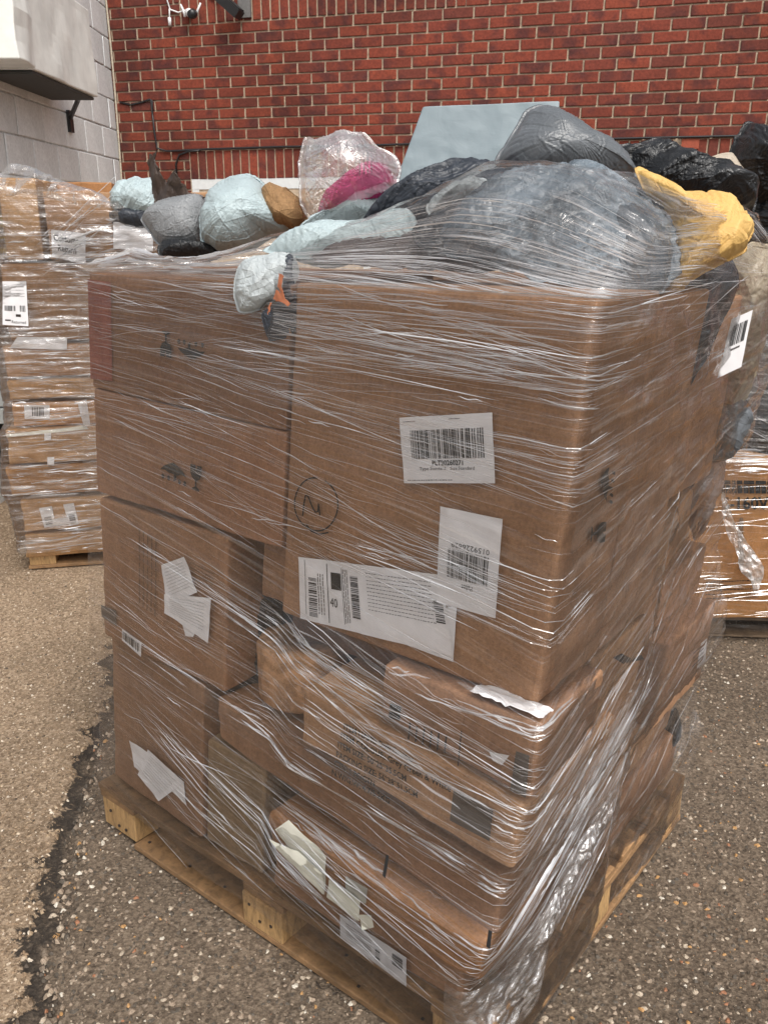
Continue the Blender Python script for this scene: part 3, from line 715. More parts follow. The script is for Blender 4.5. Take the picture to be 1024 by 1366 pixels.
# window under the soldier course
WHITE = plain('white_pvc', (.72, .74, .74), .35, .5, namp=.05)
GL, nt, b = M('window_glass'); b.inputs['Base Color'].default_value = (.03, .035, .04, 1); b.inputs['Roughness'].default_value = .05
mb = MB()
x0, x1, z0, z1 = WIN
for U in (x0+.03, (x0+x1)/2, x1-.03): mb.obox(W(U, -.03, (z0+z1)/2-.04), WD*.03, WN*.03, np.array([0, 0, (z1-z0)/2-.04]))
mb.obox(W((x0+x1)/2, -.03, z1-.04), WD*(x1-x0)/2, WN*.032, np.array([0, 0, .04])); mb.obox(W((x0+x1)/2, -.02, z0+.03), WD*(x1-x0)/2, WN*.05, np.array([0, 0, .03]))
wf = mb.build('window', WHITE, bld)
mb = MB()
for c_ in (.25, .75): mb.obox(W(x0+(x1-x0)*c_, -.035, (z0+z1)/2-.02), WD*((x1-x0)/4-.04), WN*.004, np.array([0, 0, (z1-z0)/2-.07]))
mb.build('pane', GL, wf)

# ---- fittings on the brick wall
BLKP = plain('black_plastic', (.018, .018, .02), .4, .5); WHP = plain('white_plastic', (.78, .78, .78), .4, .5, namp=.04); GREYM = plain('grey_metal', (.16, .155, .15), .5, .5)
t = thing('security_camera', 'small white wall camera with two upright antennas on the brick wall', 'camera', W(.127, .05, 2.99))
mb = MB(); mb.tube([W(.085, .0, 3.03), W(.09, .05, 3.03)], .03, 12); mb.tube([W(.09, .05, 3.03), W(.12, .09, 3.02), W(.13, .10, 3.015)], .028, 12); mb.build('body', WHP, t, smooth=True)
mb = MB(); mb.tube([W(.145, .08, 3.012), W(.15, .125, 3.0)], [.036, .03], 14); mb.build('lens', BLKP, t, smooth=True)
for a, e in ((.065, -.03), (.165, .04)):
    mb = MB(); mb.tube([W(a, .06, 3.0), W(a+e*.3, .06, 3.04), W(a+e, .06, 3.085)], [.011, .009, .007], 8); mb.build('antenna', WHP, t, smooth=True)
mb = MB(); mb.tube([W(.06, .03, 3.05), W(-.01, .02, 3.04), W(-.08, .02, 3.065), W(-.10, .02, 3.13), W(-.09, .02, 3.3)], .006, 6); mb.tube([W(-.085, .02, 3.07), W(-.09, .02, 3.0)], .006, 6); mb.tube([W(-.09, .02, 3.01), W(-.09, .02, 2.955)], .013, 8); mb.build('cable', WHP, t, smooth=True)
t = thing('floodlight', 'black floodlight on a grey mounting plate high on the brick wall', 'light', W(.5, .05, 3.0))
mb = MB(); mb.obox(W(.545, .012, 3.10), WD*.05, WN*.012, np.array([0, 0, .125])); mb.build('mounting_plate', GREYM, t)
c0, c1 = W(.40, .16, 3.10), W(.54, .10, 2.975)
mb = MB(); ax = (c1-c0)/2; n_ = np.cross(ax, WN); n_ /= np.linalg.norm(n_); mb.obox((c0+c1)/2, ax, n_*.032, WN*.05); mb.obox((c0+c1)/2+n_*.036, ax*.9, n_*.006, WN*.045); mb.build('lamp_head', BLKP, t)
mb = MB(); mb.tube([W(.40, .12, 3.12), W(.33, .02, 3.10), W(.26, .02, 3.14), W(.24, .02, 3.3)], .008, 6); mb.build('cable', BLKP, t, smooth=True)
mb = MB(); mb.tube([W(-.31, .015, 2.436), W(-.30, .018, 2.2), W(-.285, .02, 2.075), W(-.2, .02, 2.05), W(.2, .02, 2.058), W(.8, .02, 2.062), W(1.6, .02, 2.058), W(2.6, .02, 2.063), W(3.4, .02, 2.062), W(4.6, .02, 2.06), W(6, .02, 2.06)], .008, 7)
o = mb.build('wall_cable', BLKP, None, smooth=True); tag(o, 'long black cable running along the brick wall above the soldier course', 'cable')
mb = MB(); mb.tube([W(-.6, .012, 2.43), W(-.5, .012, 2.405), W(-.4, .012, 2.42), W(-.32, .014, 2.44), W(-.30, .016, 2.43), W(-.305, .016, 2.3)], .007, 6)
o = mb.build('wall_cable', BLKP, None, smooth=True); tag(o, 'short black cable stub beside the wall corner, turning down', 'cable')
mb = MB(); mb.tube([W(-.125, .016, 1.86), W(-.125, .018, 1.95), W(-.09, .018, 2.02), W(0, .02, 2.045), W(.1, .02, 2.05)], .008, 6)
o = mb.build('wall_cable', BLKP, None, smooth=True); tag(o, 'curved black cable dropping beside the left end of the soldier course', 'cable')
mb = MB(); mb.tube([S(.02, .018, z)+SNv*.006*math.sin(z*3) for z in np.linspace(0, 4.1, 24)], .008, 7)
o = mb.build('corner_cable', plain('beige_conduit', (.50, .44, .34), .6), None, smooth=True); tag(o, 'thin beige conduit running up the corner between grey and brick walls', 'pipe')

# ================================================================== GREY BLOCK WALL
bw = thing('block_wall', 'grey painted concrete block wall on the left side of the yard', 'wall', S(2, 0, 0))
GP, nt, b = M('grey_paint')
n1 = noise(nt, 1.6, 5, .65, stretch=(1, 1, .6)); n2 = noise(nt, 55, 5, .6); n3 = noise(nt, 5, 4, .7)
c1 = ramp(nt, n1.outputs[0], [(.3, (.60, .62, .62)), (.5, (.72, .745, .745)), (.75, (.80, .82, .82))])
sp_ = ramp(nt, n3.outputs[0], [(.66, 0.), (.78, .6)]); cc_ = mixc(nt, sp_.outputs[0], c1.outputs[0], (.28, .26, .23))
cc_ = mixc(nt, 1.0, cc_, ramp(nt, n2.outputs[0], [(.3, .85), (.7, 1.1)]).outputs[0], 'MULTIPLY')
nt.links.new(cc_, b.inputs['Base Color']); b.inputs['Roughness'].default_value = .7; bump(nt, b, n2.outputs[0], .6, .004)
mb = MB(); mb.obox(S(2.2, -.105, 2.05), SDv*2.2, SNv*.1, np.array([0, 0, 2.05])); mb.build('mortar', plain('grey_mortar', (.64, .65, .64), .9, nscale=20, namp=.3, bstr=.5), bw)
rg = random.Random(8)
BV = []
for k in range(5):
    hx, hz = .2165, .1085; c = .006; V = []
    J = lambda s=.003: rg.uniform(-s, s)
    for sg, o_, q in ((0, 0, 0), (1, .005, .001), (2, .008, c)):
        for (x, z) in ((-1, -1), (1, -1), (1, 1), (-1, 1)): V.append(SDv*(x*(hx-q)+(J() if sg else 0))+SNv*(o_-.003+(J(.001) if sg else 0))+np.array([0, 0, z*(hz-q)+(J() if sg else 0)]))
    F = []
    for a, b_ in ((0, 4), (4, 8)):
        for i in range(4): F.append((a+i, a+(i+1) % 4, b_+(i+1) % 4, b_+i))
    F.append((8, 9, 10, 11)); me = bpy.data.meshes.new('block'); me.from_pydata(np.array(V).tolist(), [], F); me.materials.append(GP); BV.append(me)
for m in range(18):
    z = .08+m*.225-.0                # beds land at 1.88, 2.105 ...
    for n in range(11):
        a = n*.44+(.22 if m % 2 else 0)-.02
        if a < .05 and m % 2 == 0: a = .09
        if a > 4.2: continue
        o = bpy.data.objects.new('block', BV[rg.randrange(5)]); COL.objects.link(o); o.parent = bw
        o.location = (S(a, rg.uniform(0, .003), z+.0)-ORG[bw.name]).tolist()
        if a == .09: o.scale = (1, .4, 1)
# wall cabinet with a dented side
t = thing('wall_cabinet', 'dented pale grey metal cabinet hung on the block wall above the left pallet', 'cabinet', S(1.2, 0, 2.45))
CABM = plain('cabinet_paint', (.78, .79, .755), .55, .4, nscale=6, namp=.14, bstr=.08); CABD = plain('cabinet_shade', (.06, .06, .058), .8)
def cab(name, a0, a1, o0, o1, z0, z1, mat, dent=0, n=14, parent=t, seed=0):
    V, F = rbox(abs(a1-a0), abs(o1-o0), z1-z0, .008, n)
    P = S(0, 0, 0)+SDv*(V[:, :1]+(a0+a1)/2)+SNv*(V[:, 1:2]+(o0+o1)/2)+np.array([0, 0, 1])*(V[:, 2:]+(z0+z1)/2)
    if dent:
        P = P+SNv*(np.where(V[:, 1] > 0, 1, 0)*(fbm(P*3.5+seed, 2)*dent))[:, None]
    return mesh(name, P, clean(F), mat, parent, smooth=False)
def s_at(px, py, out):
    p0 = S(0, out, 0); q = hit(px, py, p0, SNv); return (q-p0) @ SDv, q[2]
cb = [s_at(x, y, .32) for x, y in ((49, 101), (130, 123), (126, 18), (22, 100))]
aL, zL = cb[0]; aR, zR = cb[1]; zb = (zL+zR)/2; zt = cb[2][1]
cab('body', aR, aL, .03, .32, zb, zt+.0, CABM, .018)
cab('underside', aR+.01, aL-.01, .02, .30, zb-.02, zb-.002, CABD)  # shade under the cabinet put into a near-black slab
cab('shaded_gap', aL-.004, aL+.013, .03, .317, zb+.03, zt, CABD)  # near-black box painted as the shaded gap between the panels
cab('side_panel', aL+.012, cb[3][0], .02, .34, zb+.005, zt+.5, CABM, .05, seed=4)
mb = MB(); sa = s_at(94, 158, .02); sb = s_at(104, 126, .25)
mb.tube([S(sa[0], .02, sa[1]), S((sa[0]+sb[0])/2, .17, sa[1]+.09), S(sb[0], .25, zb)], .016, 8); mb.obox(S(sa[0], .018, sa[1]-.02), SDv*.035, SNv*.012, np.array([0, 0, .07])); mb.build('strut', BLKP, t)

# left edge clutter behind the left pallet
YEL = plain('yellow_sign', (.75, .52, .02), .5)
c0 = np.array([-1.905, 4.25, 0.]);
def edgebox(name, label, cat, x0, x1, y0, y1, Y, dy, mat, group=None, r=.006):
    P0 = np.array([0, Y, 0.]); n = np.array([0, 1., 0])
    a = hit(x0, y1, P0, n); b_ = hit(x1, y0, P0, n)
    V, F = rbox(abs(b_[0]-a[0]), dy, abs(b_[2]-a[2]), r, 5)
    P = V+np.array([(a[0]+b_[0])/2, Y+dy/2, (a[2]+b_[2])/2])
    t = thing(name, label, cat, P.mean(0)*np.array([1, 1, 0])+np.array([0, 0, P[:, 2].min()]), group); mesh('panel', P, clean(F), mat, t); return t, P
t, P = edgebox('warning_sign', 'narrow yellow and black sign at the left edge of the yard', 'sign', -40, 5, 290, 338, 4.6, .02, YEL)
mb = MB(); mn, mx = P.min(0), P.max(0)
for k in (.3, .62): mb.obox([(mn[0]+mx[0])/2, mn[1]-.004, mn[2]+(mx[2]-mn[2])*k], [(mx[0]-mn[0])*.46, 0, 0], [0, .002, 0], [0, 0, .02])
mb.build('black_band', INK, t)
mb = MB(); mb.tube([(mx[0]-.1, mx[1]+.02, 0), (mx[0]-.1, mx[1]+.02, mx[2])], .02, 8); mb.build('post', GREYM, t)
edgebox('dark_recess', 'dark box set as a doorway locker beside the left pallet at the frame edge', 'recess', -80, 11, 345, 640, 4.75, .4, plain('recess_dark', (.03, .03, .032), .5))  # dark box stands in for the darkness of a doorway recess
edgebox('shelf_board', 'white ledge board at the left frame edge behind the tall pallet', 'shelf', -60, 9, 405, 425, 4.5, .2, WHITE)
for k in range(4): edgebox('storage_crate', ['lowest grey crate at the left edge under the white ledge', 'second grey crate up at the left edge under the white ledge', 'third grey crate up at the left edge under the white ledge', 'topmost grey crate at the left edge below the white ledge'][k], 'crate', -60, 13-k*2, 545-k*23, 566-k*23, 4.4, .3, plain('crate_grey', (.33, .34, .33), .6), 'grey crates at the left edge')

# ================================================================== PALLETS
WOOD = None
def woodmat(name, c, sx):
    m, nt, b = M(name); oi = nt.nodes.new('ShaderNodeObjectInfo')
    n = noise(nt, 9, 5, .65, stretch=sx, dist=1.0); n2 = noise(nt, 2.2, 4)
    cl = ramp(nt, n.outputs[0], [(.28, tuple(x*.5 for x in c)), (.5, c), (.72, tuple(x*1.3 for x in c))])
    n3 = noise(nt, 26, 5, .75, stretch=sx, dist=.6)
    st_ = ramp(nt, n2.outputs[0], [(.35, .55), (.6, 1.1)])
    q = mixc(nt, 1.0, cl.outputs[0], st_.outputs[0], 'MULTIPLY')
    q = mixc(nt, ramp(nt, n3.outputs[0], [(.52, 0.), (.70, .75)]).outputs[0], q, (c[0]*.30, c[1]*.33, c[2]*.42))
    nt.links.new(q, b.inputs['Base Color']); b.inputs['Roughness'].default_value = .75; bump(nt, b, n.outputs[0], .4, .003); return m
WOODA = woodmat('pine_board', (.29, .165, .075), (3, 3, 12)); WOODB = woodmat('pine_block', (.46, .28, .12), (8, 8, 2)); WOODD = woodmat('grey_wood', (.20, .14, .09), (1, 1, 6))
def pallet(label, fn, Wd, Dp, bot=.020, blk=.082, mats=(WOODA, WOODB), lean=False, group='wooden pallets under the wrapped loads', skip_front_left=True, seed=1):
    t = thing('wooden_pallet', label, 'pallet', fn(np.array(Wd/2), np.array(Dp/2), np.array(0.)), group)
    rg = random.Random(seed)
    def bd(name, u0, u1, v0, v1, z0, z1, mat):
        lu, lv, lz = u1-u0, v1-v0, z1-z0
        V, F = rbox(lu, lv, lz, .003, 5)
        V = V+np.stack([pn(V*5+rg.random()*50), pn(V*5+rg.random()*50), pn(V*4+rg.random()*50)], 1)*np.array([.003, .003, .002])
        P = fn(V[:, 0]+(u0+u1)/2, V[:, 1]+(v0+v1)/2, V[:, 2]+(z0+z1)/2); return mesh(name, P, clean(F), mat, t)
    bws = [(0, .10), (Dp/2-.05, Dp/2+.05), (Dp-.10, Dp)]
    for i, (a, b_) in enumerate(bws): bd('bottom_board', 0, Wd-(.135 if (skip_front_left and i == 0) else 0), a, b_, .004, bot, mats[0])
    for (a, b_) in ((0, .1), (Wd-.1, Wd)): bd('bottom_board', a, b_, .102, Dp-.102, .0045, bot-.001, mats[0])
    us = [(0, .125), (Wd/2-.075, Wd/2+.05), (Wd-.14, Wd)]
    for (ua, ub) in us:
        for (a, b_) in bws: bd('block', ua+rg.uniform(0, .006), ub-rg.uniform(0, .006), a+rg.uniform(0, .008), b_-.003, bot+.001, bot+blk, mats[1])
    z = bot+blk+.001
    for (ua, ub) in us: bd('stringer_board', ua, ub, 0.004, Dp-.004, z, z+.02, mats[0])
    n = 7; wv = .105
    for k in range(n):
        v = (Dp-wv)*k/(n-1); bd('deck_board', .0, Wd, v+.002, v+wv-.002, z+.021, z+.04, mats[0])
    return t
def Lp(u, v, z):
    u = np.asarray(u, float); v = np.asarray(v, float); z = np.asarray(z, float)
    P = F0-D1*u[..., None]+D2*v[..., None]; P[..., 2] += z; return P
pm = pallet('pale pine pallet under the big wrapped load in front', Lp, 1.172, .97)
mb = MB(); rg = random.Random(12)
for ub in (.05, .58, 1.10):
    for du_, dz_ in ((-.03, .05), (.03, .075), (.0, .045)):
        c_ = Lp(np.array(ub+du_+rg.uniform(-.008, .008)), np.array(-.0008), np.array(dz_+rg.uniform(-.006, .006))); mb.obox(c_, D1*.0028, D2*.002, np.array([0, 0, .0028]))
for k in range(9):
    c_ = Lp(np.array(.06+k*.118+rg.uniform(-.03, .03)), np.array(.02+rg.uniform(0, .05)), np.array(.0205)); mb.obox(c_, D1*.0032, D2*.0032, np.array([0, 0, .0012]))
mb.build('nail_heads', plain('rusty_nail', (.05, .04, .035), .6, metal=.4), pm, kind='stuff')

# ================================================================== MAIN LOAD: CARTONS
G = 'cartons on the wrapped pallet in front'
A = carton('top left brown carton of the front load, its fragile symbols upside down', rect(.556, 1.143, 0, .42), [1.155, 1.168, 1.168, 1.155], 1.410, CARDA, seed=1, r=.004)
A2 = carton('brown carton with upright fragile symbols under the upside down one at the top left', rect(.555, 1.141, .001, .42), .930, [1.1535, 1.1665, 1.1665, 1.1535], CARDA, seed=21, r=.004)
B = carton('largest brown carton at the top right corner, carrying the white labels', rect(0, .548, 0, .222), .803, 1.413, CARDB, seed=2)
Cc = carton('brown carton directly behind the largest labelled carton on the right side', rect(.004, .53, .230, .455), .802, 1.402, CARDB, seed=3)
Dc = carton('carton with faded print and a folded white sheet below the top left carton', rect(.705, 1.135, .004, .40), .570, .918, CARD, seed=4)
Ec = carton('tall carton at the bottom left corner with a torn white docket', [(.777, .008), (1.142, .030), (1.12, .39), (.755, .37)], .162, .560, CARD, seed=5)
Fc = carton('narrow olive brown carton low down between two larger cartons', rect(.585, .768, .012, .33), .160, .430, CARDG, seed=6)
Gc = carton('long sagging flat carton under the dish drainer carton', [(.012, .004), (.728, .004), (.728, .36), (.012, .36)], [.345, .45, .45, .345], [.468, .553, .553, .468], CARD, seed=7, r=.012, dent=.012, bulge=.006)
Hc = carton('flat carton printed with dish drainer text on its long side', [(-.016, -.030), (.455, -.030), (.455, .32), (-.016, .32)], [.514, .570, .570, .514], [.646, .694, .694, .646], CARD2, seed=8, r=.011, dent=.010, bulge=.005)
Ic = carton('small carton under the bottom right corner of the largest carton', rect(-.028, .276, -.030, .19), [.660, .698, .70, .662], .797, CARD, seed=9)
Jc = carton('creased orange brown carton with white tape patches near the bottom', [(.012, -.030), (.535, -.030), (.535, .33), (.012, .33)], [.262, .282, .282, .262], [.352, .378, .378, .352], CARDO, seed=10, dent=.014, bulge=.007, r=.012)
Mc = carton('lowest carton at the front corner with a grey shipping label', rect(.060, .545, .004, .38), .160, [.245, .262, .262, .245], CARD, seed=11, r=.010, dent=.01, bulge=.005)
Kc = carton('shadowed carton in the gap beneath the largest carton', rect(.318, .612, .10, .40), .700, .792, CARD3, seed=12)  # dark board colour paints in the shade of the overhung gap
K2 = carton('small carton edge showing beside the gap under the two top cartons', rect(.562, .640, .035, .3), .80, .922, CARD, seed=13)
Q1 = carton('brown carton on the right side behind the small corner carton', rect(.004, .30, .215, .46), .456, .79, CARD2, seed=14)
R2 = carton('brown carton at the right rear edge with a white corner label', rect(.004, .32, .63, .925), .445, .655, CARD, seed=15)
S1 = carton('long low carton along the bottom of the right side', [(.020, .10), (.5, .10), (.5, .93), (.026, .93)], [.165, .165, .165, .165], [.342, .342, .300, .300], CARD, seed=16)
Q2 = carton('brown carton deep on the right side under the slim askew carton', rect(.05, .32, .475, .92), .665, .79, CARD, seed=37)
R3 = carton('slim carton lying askew halfway up the right side', [(.024, .47), (.28, .47), (.25, .74), (.05, .74)], [.80, .80, .85, .85], [.90, .90, .97, .97], CARD2, seed=17)
S2 = carton('flat carton squeezed between the long low carton and the middle ones on the right side', [(.020, .37), (.4, .37), (.4, .90), (.048, .90)], [.346, .346, .306, .306], [.450, .450, .440, .440], CARD2, seed=27)
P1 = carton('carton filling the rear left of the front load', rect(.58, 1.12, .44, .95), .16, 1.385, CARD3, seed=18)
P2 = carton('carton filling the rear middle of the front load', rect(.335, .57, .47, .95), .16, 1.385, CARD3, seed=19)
P3 = carton('dim carton at the right rear corner between the top bags', rect(.042, .325, .465, .80), .985, 1.37, CARD, seed=20)

# roll in the gap
t = thing('tape_roll', 'round tan roll wrapped in film in the dark gap between cartons', 'roll', L1(.59, .13, .565), None)
mb = MB(); cpt = L1(.59, .125, .558); n_ = 28
prof = [(.0, .004), (.085, .0), (.094, .01), (.095, .12), (.088, .132), (.035, .132), (.035, .12), (0, .12)]
V = []; F = []
for r_, z_ in prof:
    for k in range(n_): V.append(cpt+np.array([r_*math.cos(2*math.pi*k/n_), r_*math.sin(2*math.pi*k/n_), z_]))
for i in range(len(prof)-1):
    for k in range(n_): F.append((i*n_+k, i*n_+(k+1) % n_, (i+1)*n_+(k+1) % n_, (i+1)*n_+k))
mesh('roll_body', V, F, CARD2, t, smooth=True)

# ---- symbols and print
GLASS_ = [[(0, 0), (.45, 0), (.5, .22), (.62, .08), (.58, 0), (1, 0), (1, .32), (.85, .52), (.58, .6), (.58, .85), (.85, .93), (.85, 1), (.15, 1), (.15, .93), (.42, .85), (.42, .6), (.15, .52), (0, .32)]]
UMB_ = [[(0, .52), (.12, .3), (.35, .1), (.5, 0), (.65, .1), (.88, .3), (1, .52), (.8, .47), (.66, .56), (.62, .56), (.62, .8), (.52, .9), (.52, .55), (.34, .56), (.2, .47)]]
DROPS_ = [[(x, .75), (x+.05, .68), (x+.1, .75), (x+.1, .9), (x+.05, .95), (x, .9)] for x in (.05, .28, .7, .9)]
def inv(polys): return [[(1-x, 1-y) for x, y in p] for p in polys]
fq = fquad([(217, 440), (232, 443), (232, 477), (217, 474)]); fq.polys('fragile_symbol', inv(GLASS_), INK, A)
fq = fquad([(240, 450), (277, 456), (277, 482), (240, 476)]); fq.polys('umbrella_symbol', inv(UMB_[:1]+DROPS_), INK, A)
fq = fquad([(217, 611), (252, 622), (251, 650), (217, 638)]); fq.polys('umbrella_symbol', UMB_+DROPS_, INK, A2)
fq = fquad([(257, 618), (272, 622), (271, 656), (257, 651)]); fq.polys('fragile_symbol', GLASS_, INK, A2)
fq = fquad([(119, 372), (150, 376), (152, 508), (123, 505)], d=.0035); fq.sheet('faded_panel', cardboard('cardboard_red_print', (.30, .105, .072)), A, 8)
# B: writing
fq = squad([(797, 617), (817, 627), (813, 672), (795, 665)]); fq.polys('umbrella_symbol', [[(y, x) for x, y in p] for p in UMB_+DROPS_], INK, B)
fq = squad([(784, 697), (804, 695), (802, 722), (782, 726)]); fq.polys('fragile_symbol', [[(1-y, x) for x, y in p] for p in GLASS_], INK, B)
fq = fquad([(395, 632), (457, 640), (453, 716), (393, 705)])
def stroke(face, name, pts, wd, mat, parent):
    pts = np.array(pts, float); V = []; F = []
    for i, p in enumerate(pts):
        d = pts[min(i+1, len(pts)-1)]-pts[max(i-1, 0)]; n = np.array([-d[1], d[0]])/(np.linalg.norm(d)+1e-9)*wd
        for q in (p-n, p+n): V.append(face.at(q[0], q[1], np.float64(.001)))
    for i in range(len(pts)-1): F.append((2*i, 2*i+1, 2*i+3, 2*i+2))
    return mesh(name, V, F, mat, parent, fix=False)
th = np.linspace(-1.2, 4.75, 50); stroke(fq, 'handwriting', np.stack([.5+.47*np.cos(th)*(1-.04*np.sin(th*2)), .48+.47*np.sin(th)], 1), .013, INK, B)
stroke(fq, 'handwriting', [(.22, .72), (.24, .5), (.27, .34), (.33, .36), (.42, .52), (.50, .62), (.55, .60), (.56, .45), (.58, .56), (.60, .66)], .015, INK, B)
stroke(fq, 'handwriting', [(.3, .86), (.42, .97), (.6, 1.0), (.8, .94)], .013, INK, B)
# B: labels
lab = fquad([(537, 556), (660, 549), (664, 643), (543, 643)], d=.006, wave=.0022)
q = lab.sheet('shipping_label', PAPER, B, 26)
lab.quads('barcode', bars(.12, .20, .92, .63, 38, 1), INK, q)
lab.text('printed_text', 'PLT20260271', .34, .655, .075, INK, q, width=.34, bold=True)
lab.text('printed_text', 'Type Standard   Size Standard', .20, .75, .05, INK, q, width=.60)
lab.quads('print_line', lines(.05, .945, .55, .965, 1, 3, .6)+lines(.04, .06, .18, .08, 1, 4, .6)+lines(.55, .05, .68, .07, 1, 5, .6), INK2, q)
lab = fquad([(402, 741), (592, 765), (608, 874), (404, 823)], d=.006, wave=.0015)
q = lab.sheet('delivery_document', PAPER, B, 20)
lab.quads('barcode', bars(.075, .30, .135, .92, 22, 2, True)+bars(.385, .18, .44, .80, 30, 3, True), INK, q)
lab.quads('print_line', [(.215, .05, .22, .95), (.05, .03, .053, .9), (.325, .08, .328, .92), (.245, .17, .318, .42)], INK, q)
lab.quads('printed_text', lines(.145, .22, .2, .85, 3, 8, .3, True)+lines(.335, .1, .375, .9, 3, 9, .3, True), INK2, q)
lab.text('printed_text', '40', .23, .55, .14, INK, q, width=.055)
lab.polys('printed_text', [[(x0, y0+.0), (x1, y0), (x1, y1), (x0, y1)] for x0, y0, x1, y1 in lines(.50, .10, .93, .66, 11, 11, .22)], FINE, q, .0012)
lab.quads('barcode', bars(.93, .32, .985, .62, 14, 6, True), INK, q)
lab2 = fquad([(508, 826), (612, 806), (607, 881), (520, 850)], d=.005, wave=.001); q = lab2.sheet('paper_slip', PAPER, B, 8)
lab2.quads('red_stamp', [(.3, .5, .42, .62), (.44, .55, .5, .7), (.28, .68, .45, .74)], REDINK, q); lab2.text('printed_text', 'FM', .88, .55, .16, INK2, q, width=.05)
lab = fquad([(592, 673), (675, 690), (665, 822), (587, 800)], d=.009, wave=.0016); q = lab.sheet('shipping_label', PAPER, B, 20)
lab.quads('barcode', bars(.17, .40, .86, .70, 26, 7), INK, q)
lab.text('printed_text', '0159226629', .84, .385, .055, INK, q, width=.62, rot=180); lab.text('printed_text', 'Pallet', .60, .80, .06, INK, q, width=.18, rot=180)
# A/B dark gap strip: black bag squeezed between
# D: sheet, tape, barcode, print
lab = fquad([(221, 753), (258, 741), (287, 793), (283, 855)], d=.007, wave=.003)
q = pillow if False else None
def paper(parent, pts, v, name, mat, d=.006, wave=.003, n=10, ink=True, seed=0, label=None):
    f_ = fquad(pts, v, d, wave); q = f_.sheet(name, mat, parent, n, label=label)
    if ink: f_.quads('printed_text', lines(.12, .12, .88, .85, 9, seed, .25), plain_grey, q, .0012)
    return q
plain_grey = plain('grey_print', (.42, .42, .42), .7)
paper(Dc, [(220, 752), (250, 741), (268, 788), (228, 806)], .004, 'paper_sheet', PAPER, seed=1)
paper(Dc, [(226, 790), (288, 795), (284, 855), (226, 815)], .004, 'paper_sheet', PAPER, d=.009, seed=2)
paper(Dc, [(245, 825), (266, 840), (262, 848), (252, 846)], .004, 'paper_sheet', PAPER, d=.005, ink=False)
lab = fquad([(166, 838), (192, 857), (191, 875), (166, 853)], .004, .006); q = lab.sheet('barcode_label', PAPER, Dc, 4); lab.quads('barcode', bars(.06, .1, .9, .8, 14, 9), INK, q)
lab = fquad([(137, 806), (157, 814), (158, 835), (138, 822)], .004, .0045); lab.sheet('tape', TAPED, Dc, 4)
lab = fquad([(188, 705), (216, 722), (214, 825), (188, 805)], .004, .004); lab.quads('printed_text', lines(0, 0, 1, 1, 5, 21, .25, True), INK3, Dc)
lab = fquad([(256, 748), (288, 764), (287, 790), (258, 775)], .004, .004); lab.quads('printed_text', lines(0, 0, 1, 1, 4, 22, .3), INK3, Dc)
# E
paper(Ec, [(177, 985), (206, 1004), (214, 1050), (184, 1020)], .018, 'paper_sheet', PAPER, seed=3, ink=False)
paper(Ec, [(204, 996), (252, 1040), (218, 1065), (190, 1030)], .018, 'paper_sheet', PAPER, d=.010, seed=4)
paper(Ec, [(238, 1028), (250, 1040), (254, 1072), (234, 1052)], .018, 'paper_sheet', PAPER, d=.008, ink=False)
# H text
H0 = np.array(fuz(463, 962)); 
def htext(px, py, px2, py2, txt, hpx):
    f_ = fquad([(px, py), (px2, py2), (px2, py2+hpx), (px, py+hpx)], -.031, .006)
    f_.text('printed_text', txt, 0, 0, .8, INK, Hc, width=1.0, bold=True)
htext(462, 962, 555, 1007, 'ITEM NAME: Dish Drainer', 10)
htext(458, 974, 604, 1046, 'ITEM COLOUR: Grey Green & White', 10)
htext(454, 986, 545, 1032, 'ITEM SIZE: 50*25*35.5CM', 10)
htext(452, 999, 560, 1054, 'PACKING SIZE: 56*38*51.5CM', 10)
htext(449, 1011, 503, 1039, 'CTN: 1 PC/CTN', 10)
htext(446, 1023, 523, 1062, 'N.W/G.W: 4.7/5.2KG', 10)
f_ = fquad([(607, 1052), (660, 1078), (655, 1120), (602, 1092)], -.031, .0055); f_.sheet('tape', TAPED, Hc, 5)
# I print
f_ = fquad([(523, 936), (538, 941), (536, 960), (521, 955)], -.031, .005); f_.polys('symbol', [[(0, 0), (1, 0), (1, .42), (0, .42)], [(0, .55), (1, .55), (1, 1), (0, 1)]], INK, Ic)
f_ = fquad([(550, 950), (625, 975), (620, 1025), (545, 995)], -.031, .005)
f_.quads('printed_text', [(.0+.13*k, .25+.03*(k % 2), .03+.13*k, .75) for k in range(6)]+[(.9, .0, .92, .95)], INK2, Ic)
f_ = fquad([(690, 1000), (708, 1006), (703, 1062), (682, 1053)], -.031, .005); f_.sheet('tape', TAPED, Ic, 4)
f_ = fquad([(655, 1000), (682, 1005), (672, 1018), (660, 1012)], -.031, .007); f_.sheet('torn_paper', PAPER, Ic, 4)
# top of I: white paper ledge
ft = Face([L1(.10, -.032, .797), L1(-.030, -.032, .797), L1(-.030, .0, .798), L1(.10, .0, .798)], (0, 0, 1), .003, .008, 160); ft.sheet('white_sheet', PAPER, Ic, 16)
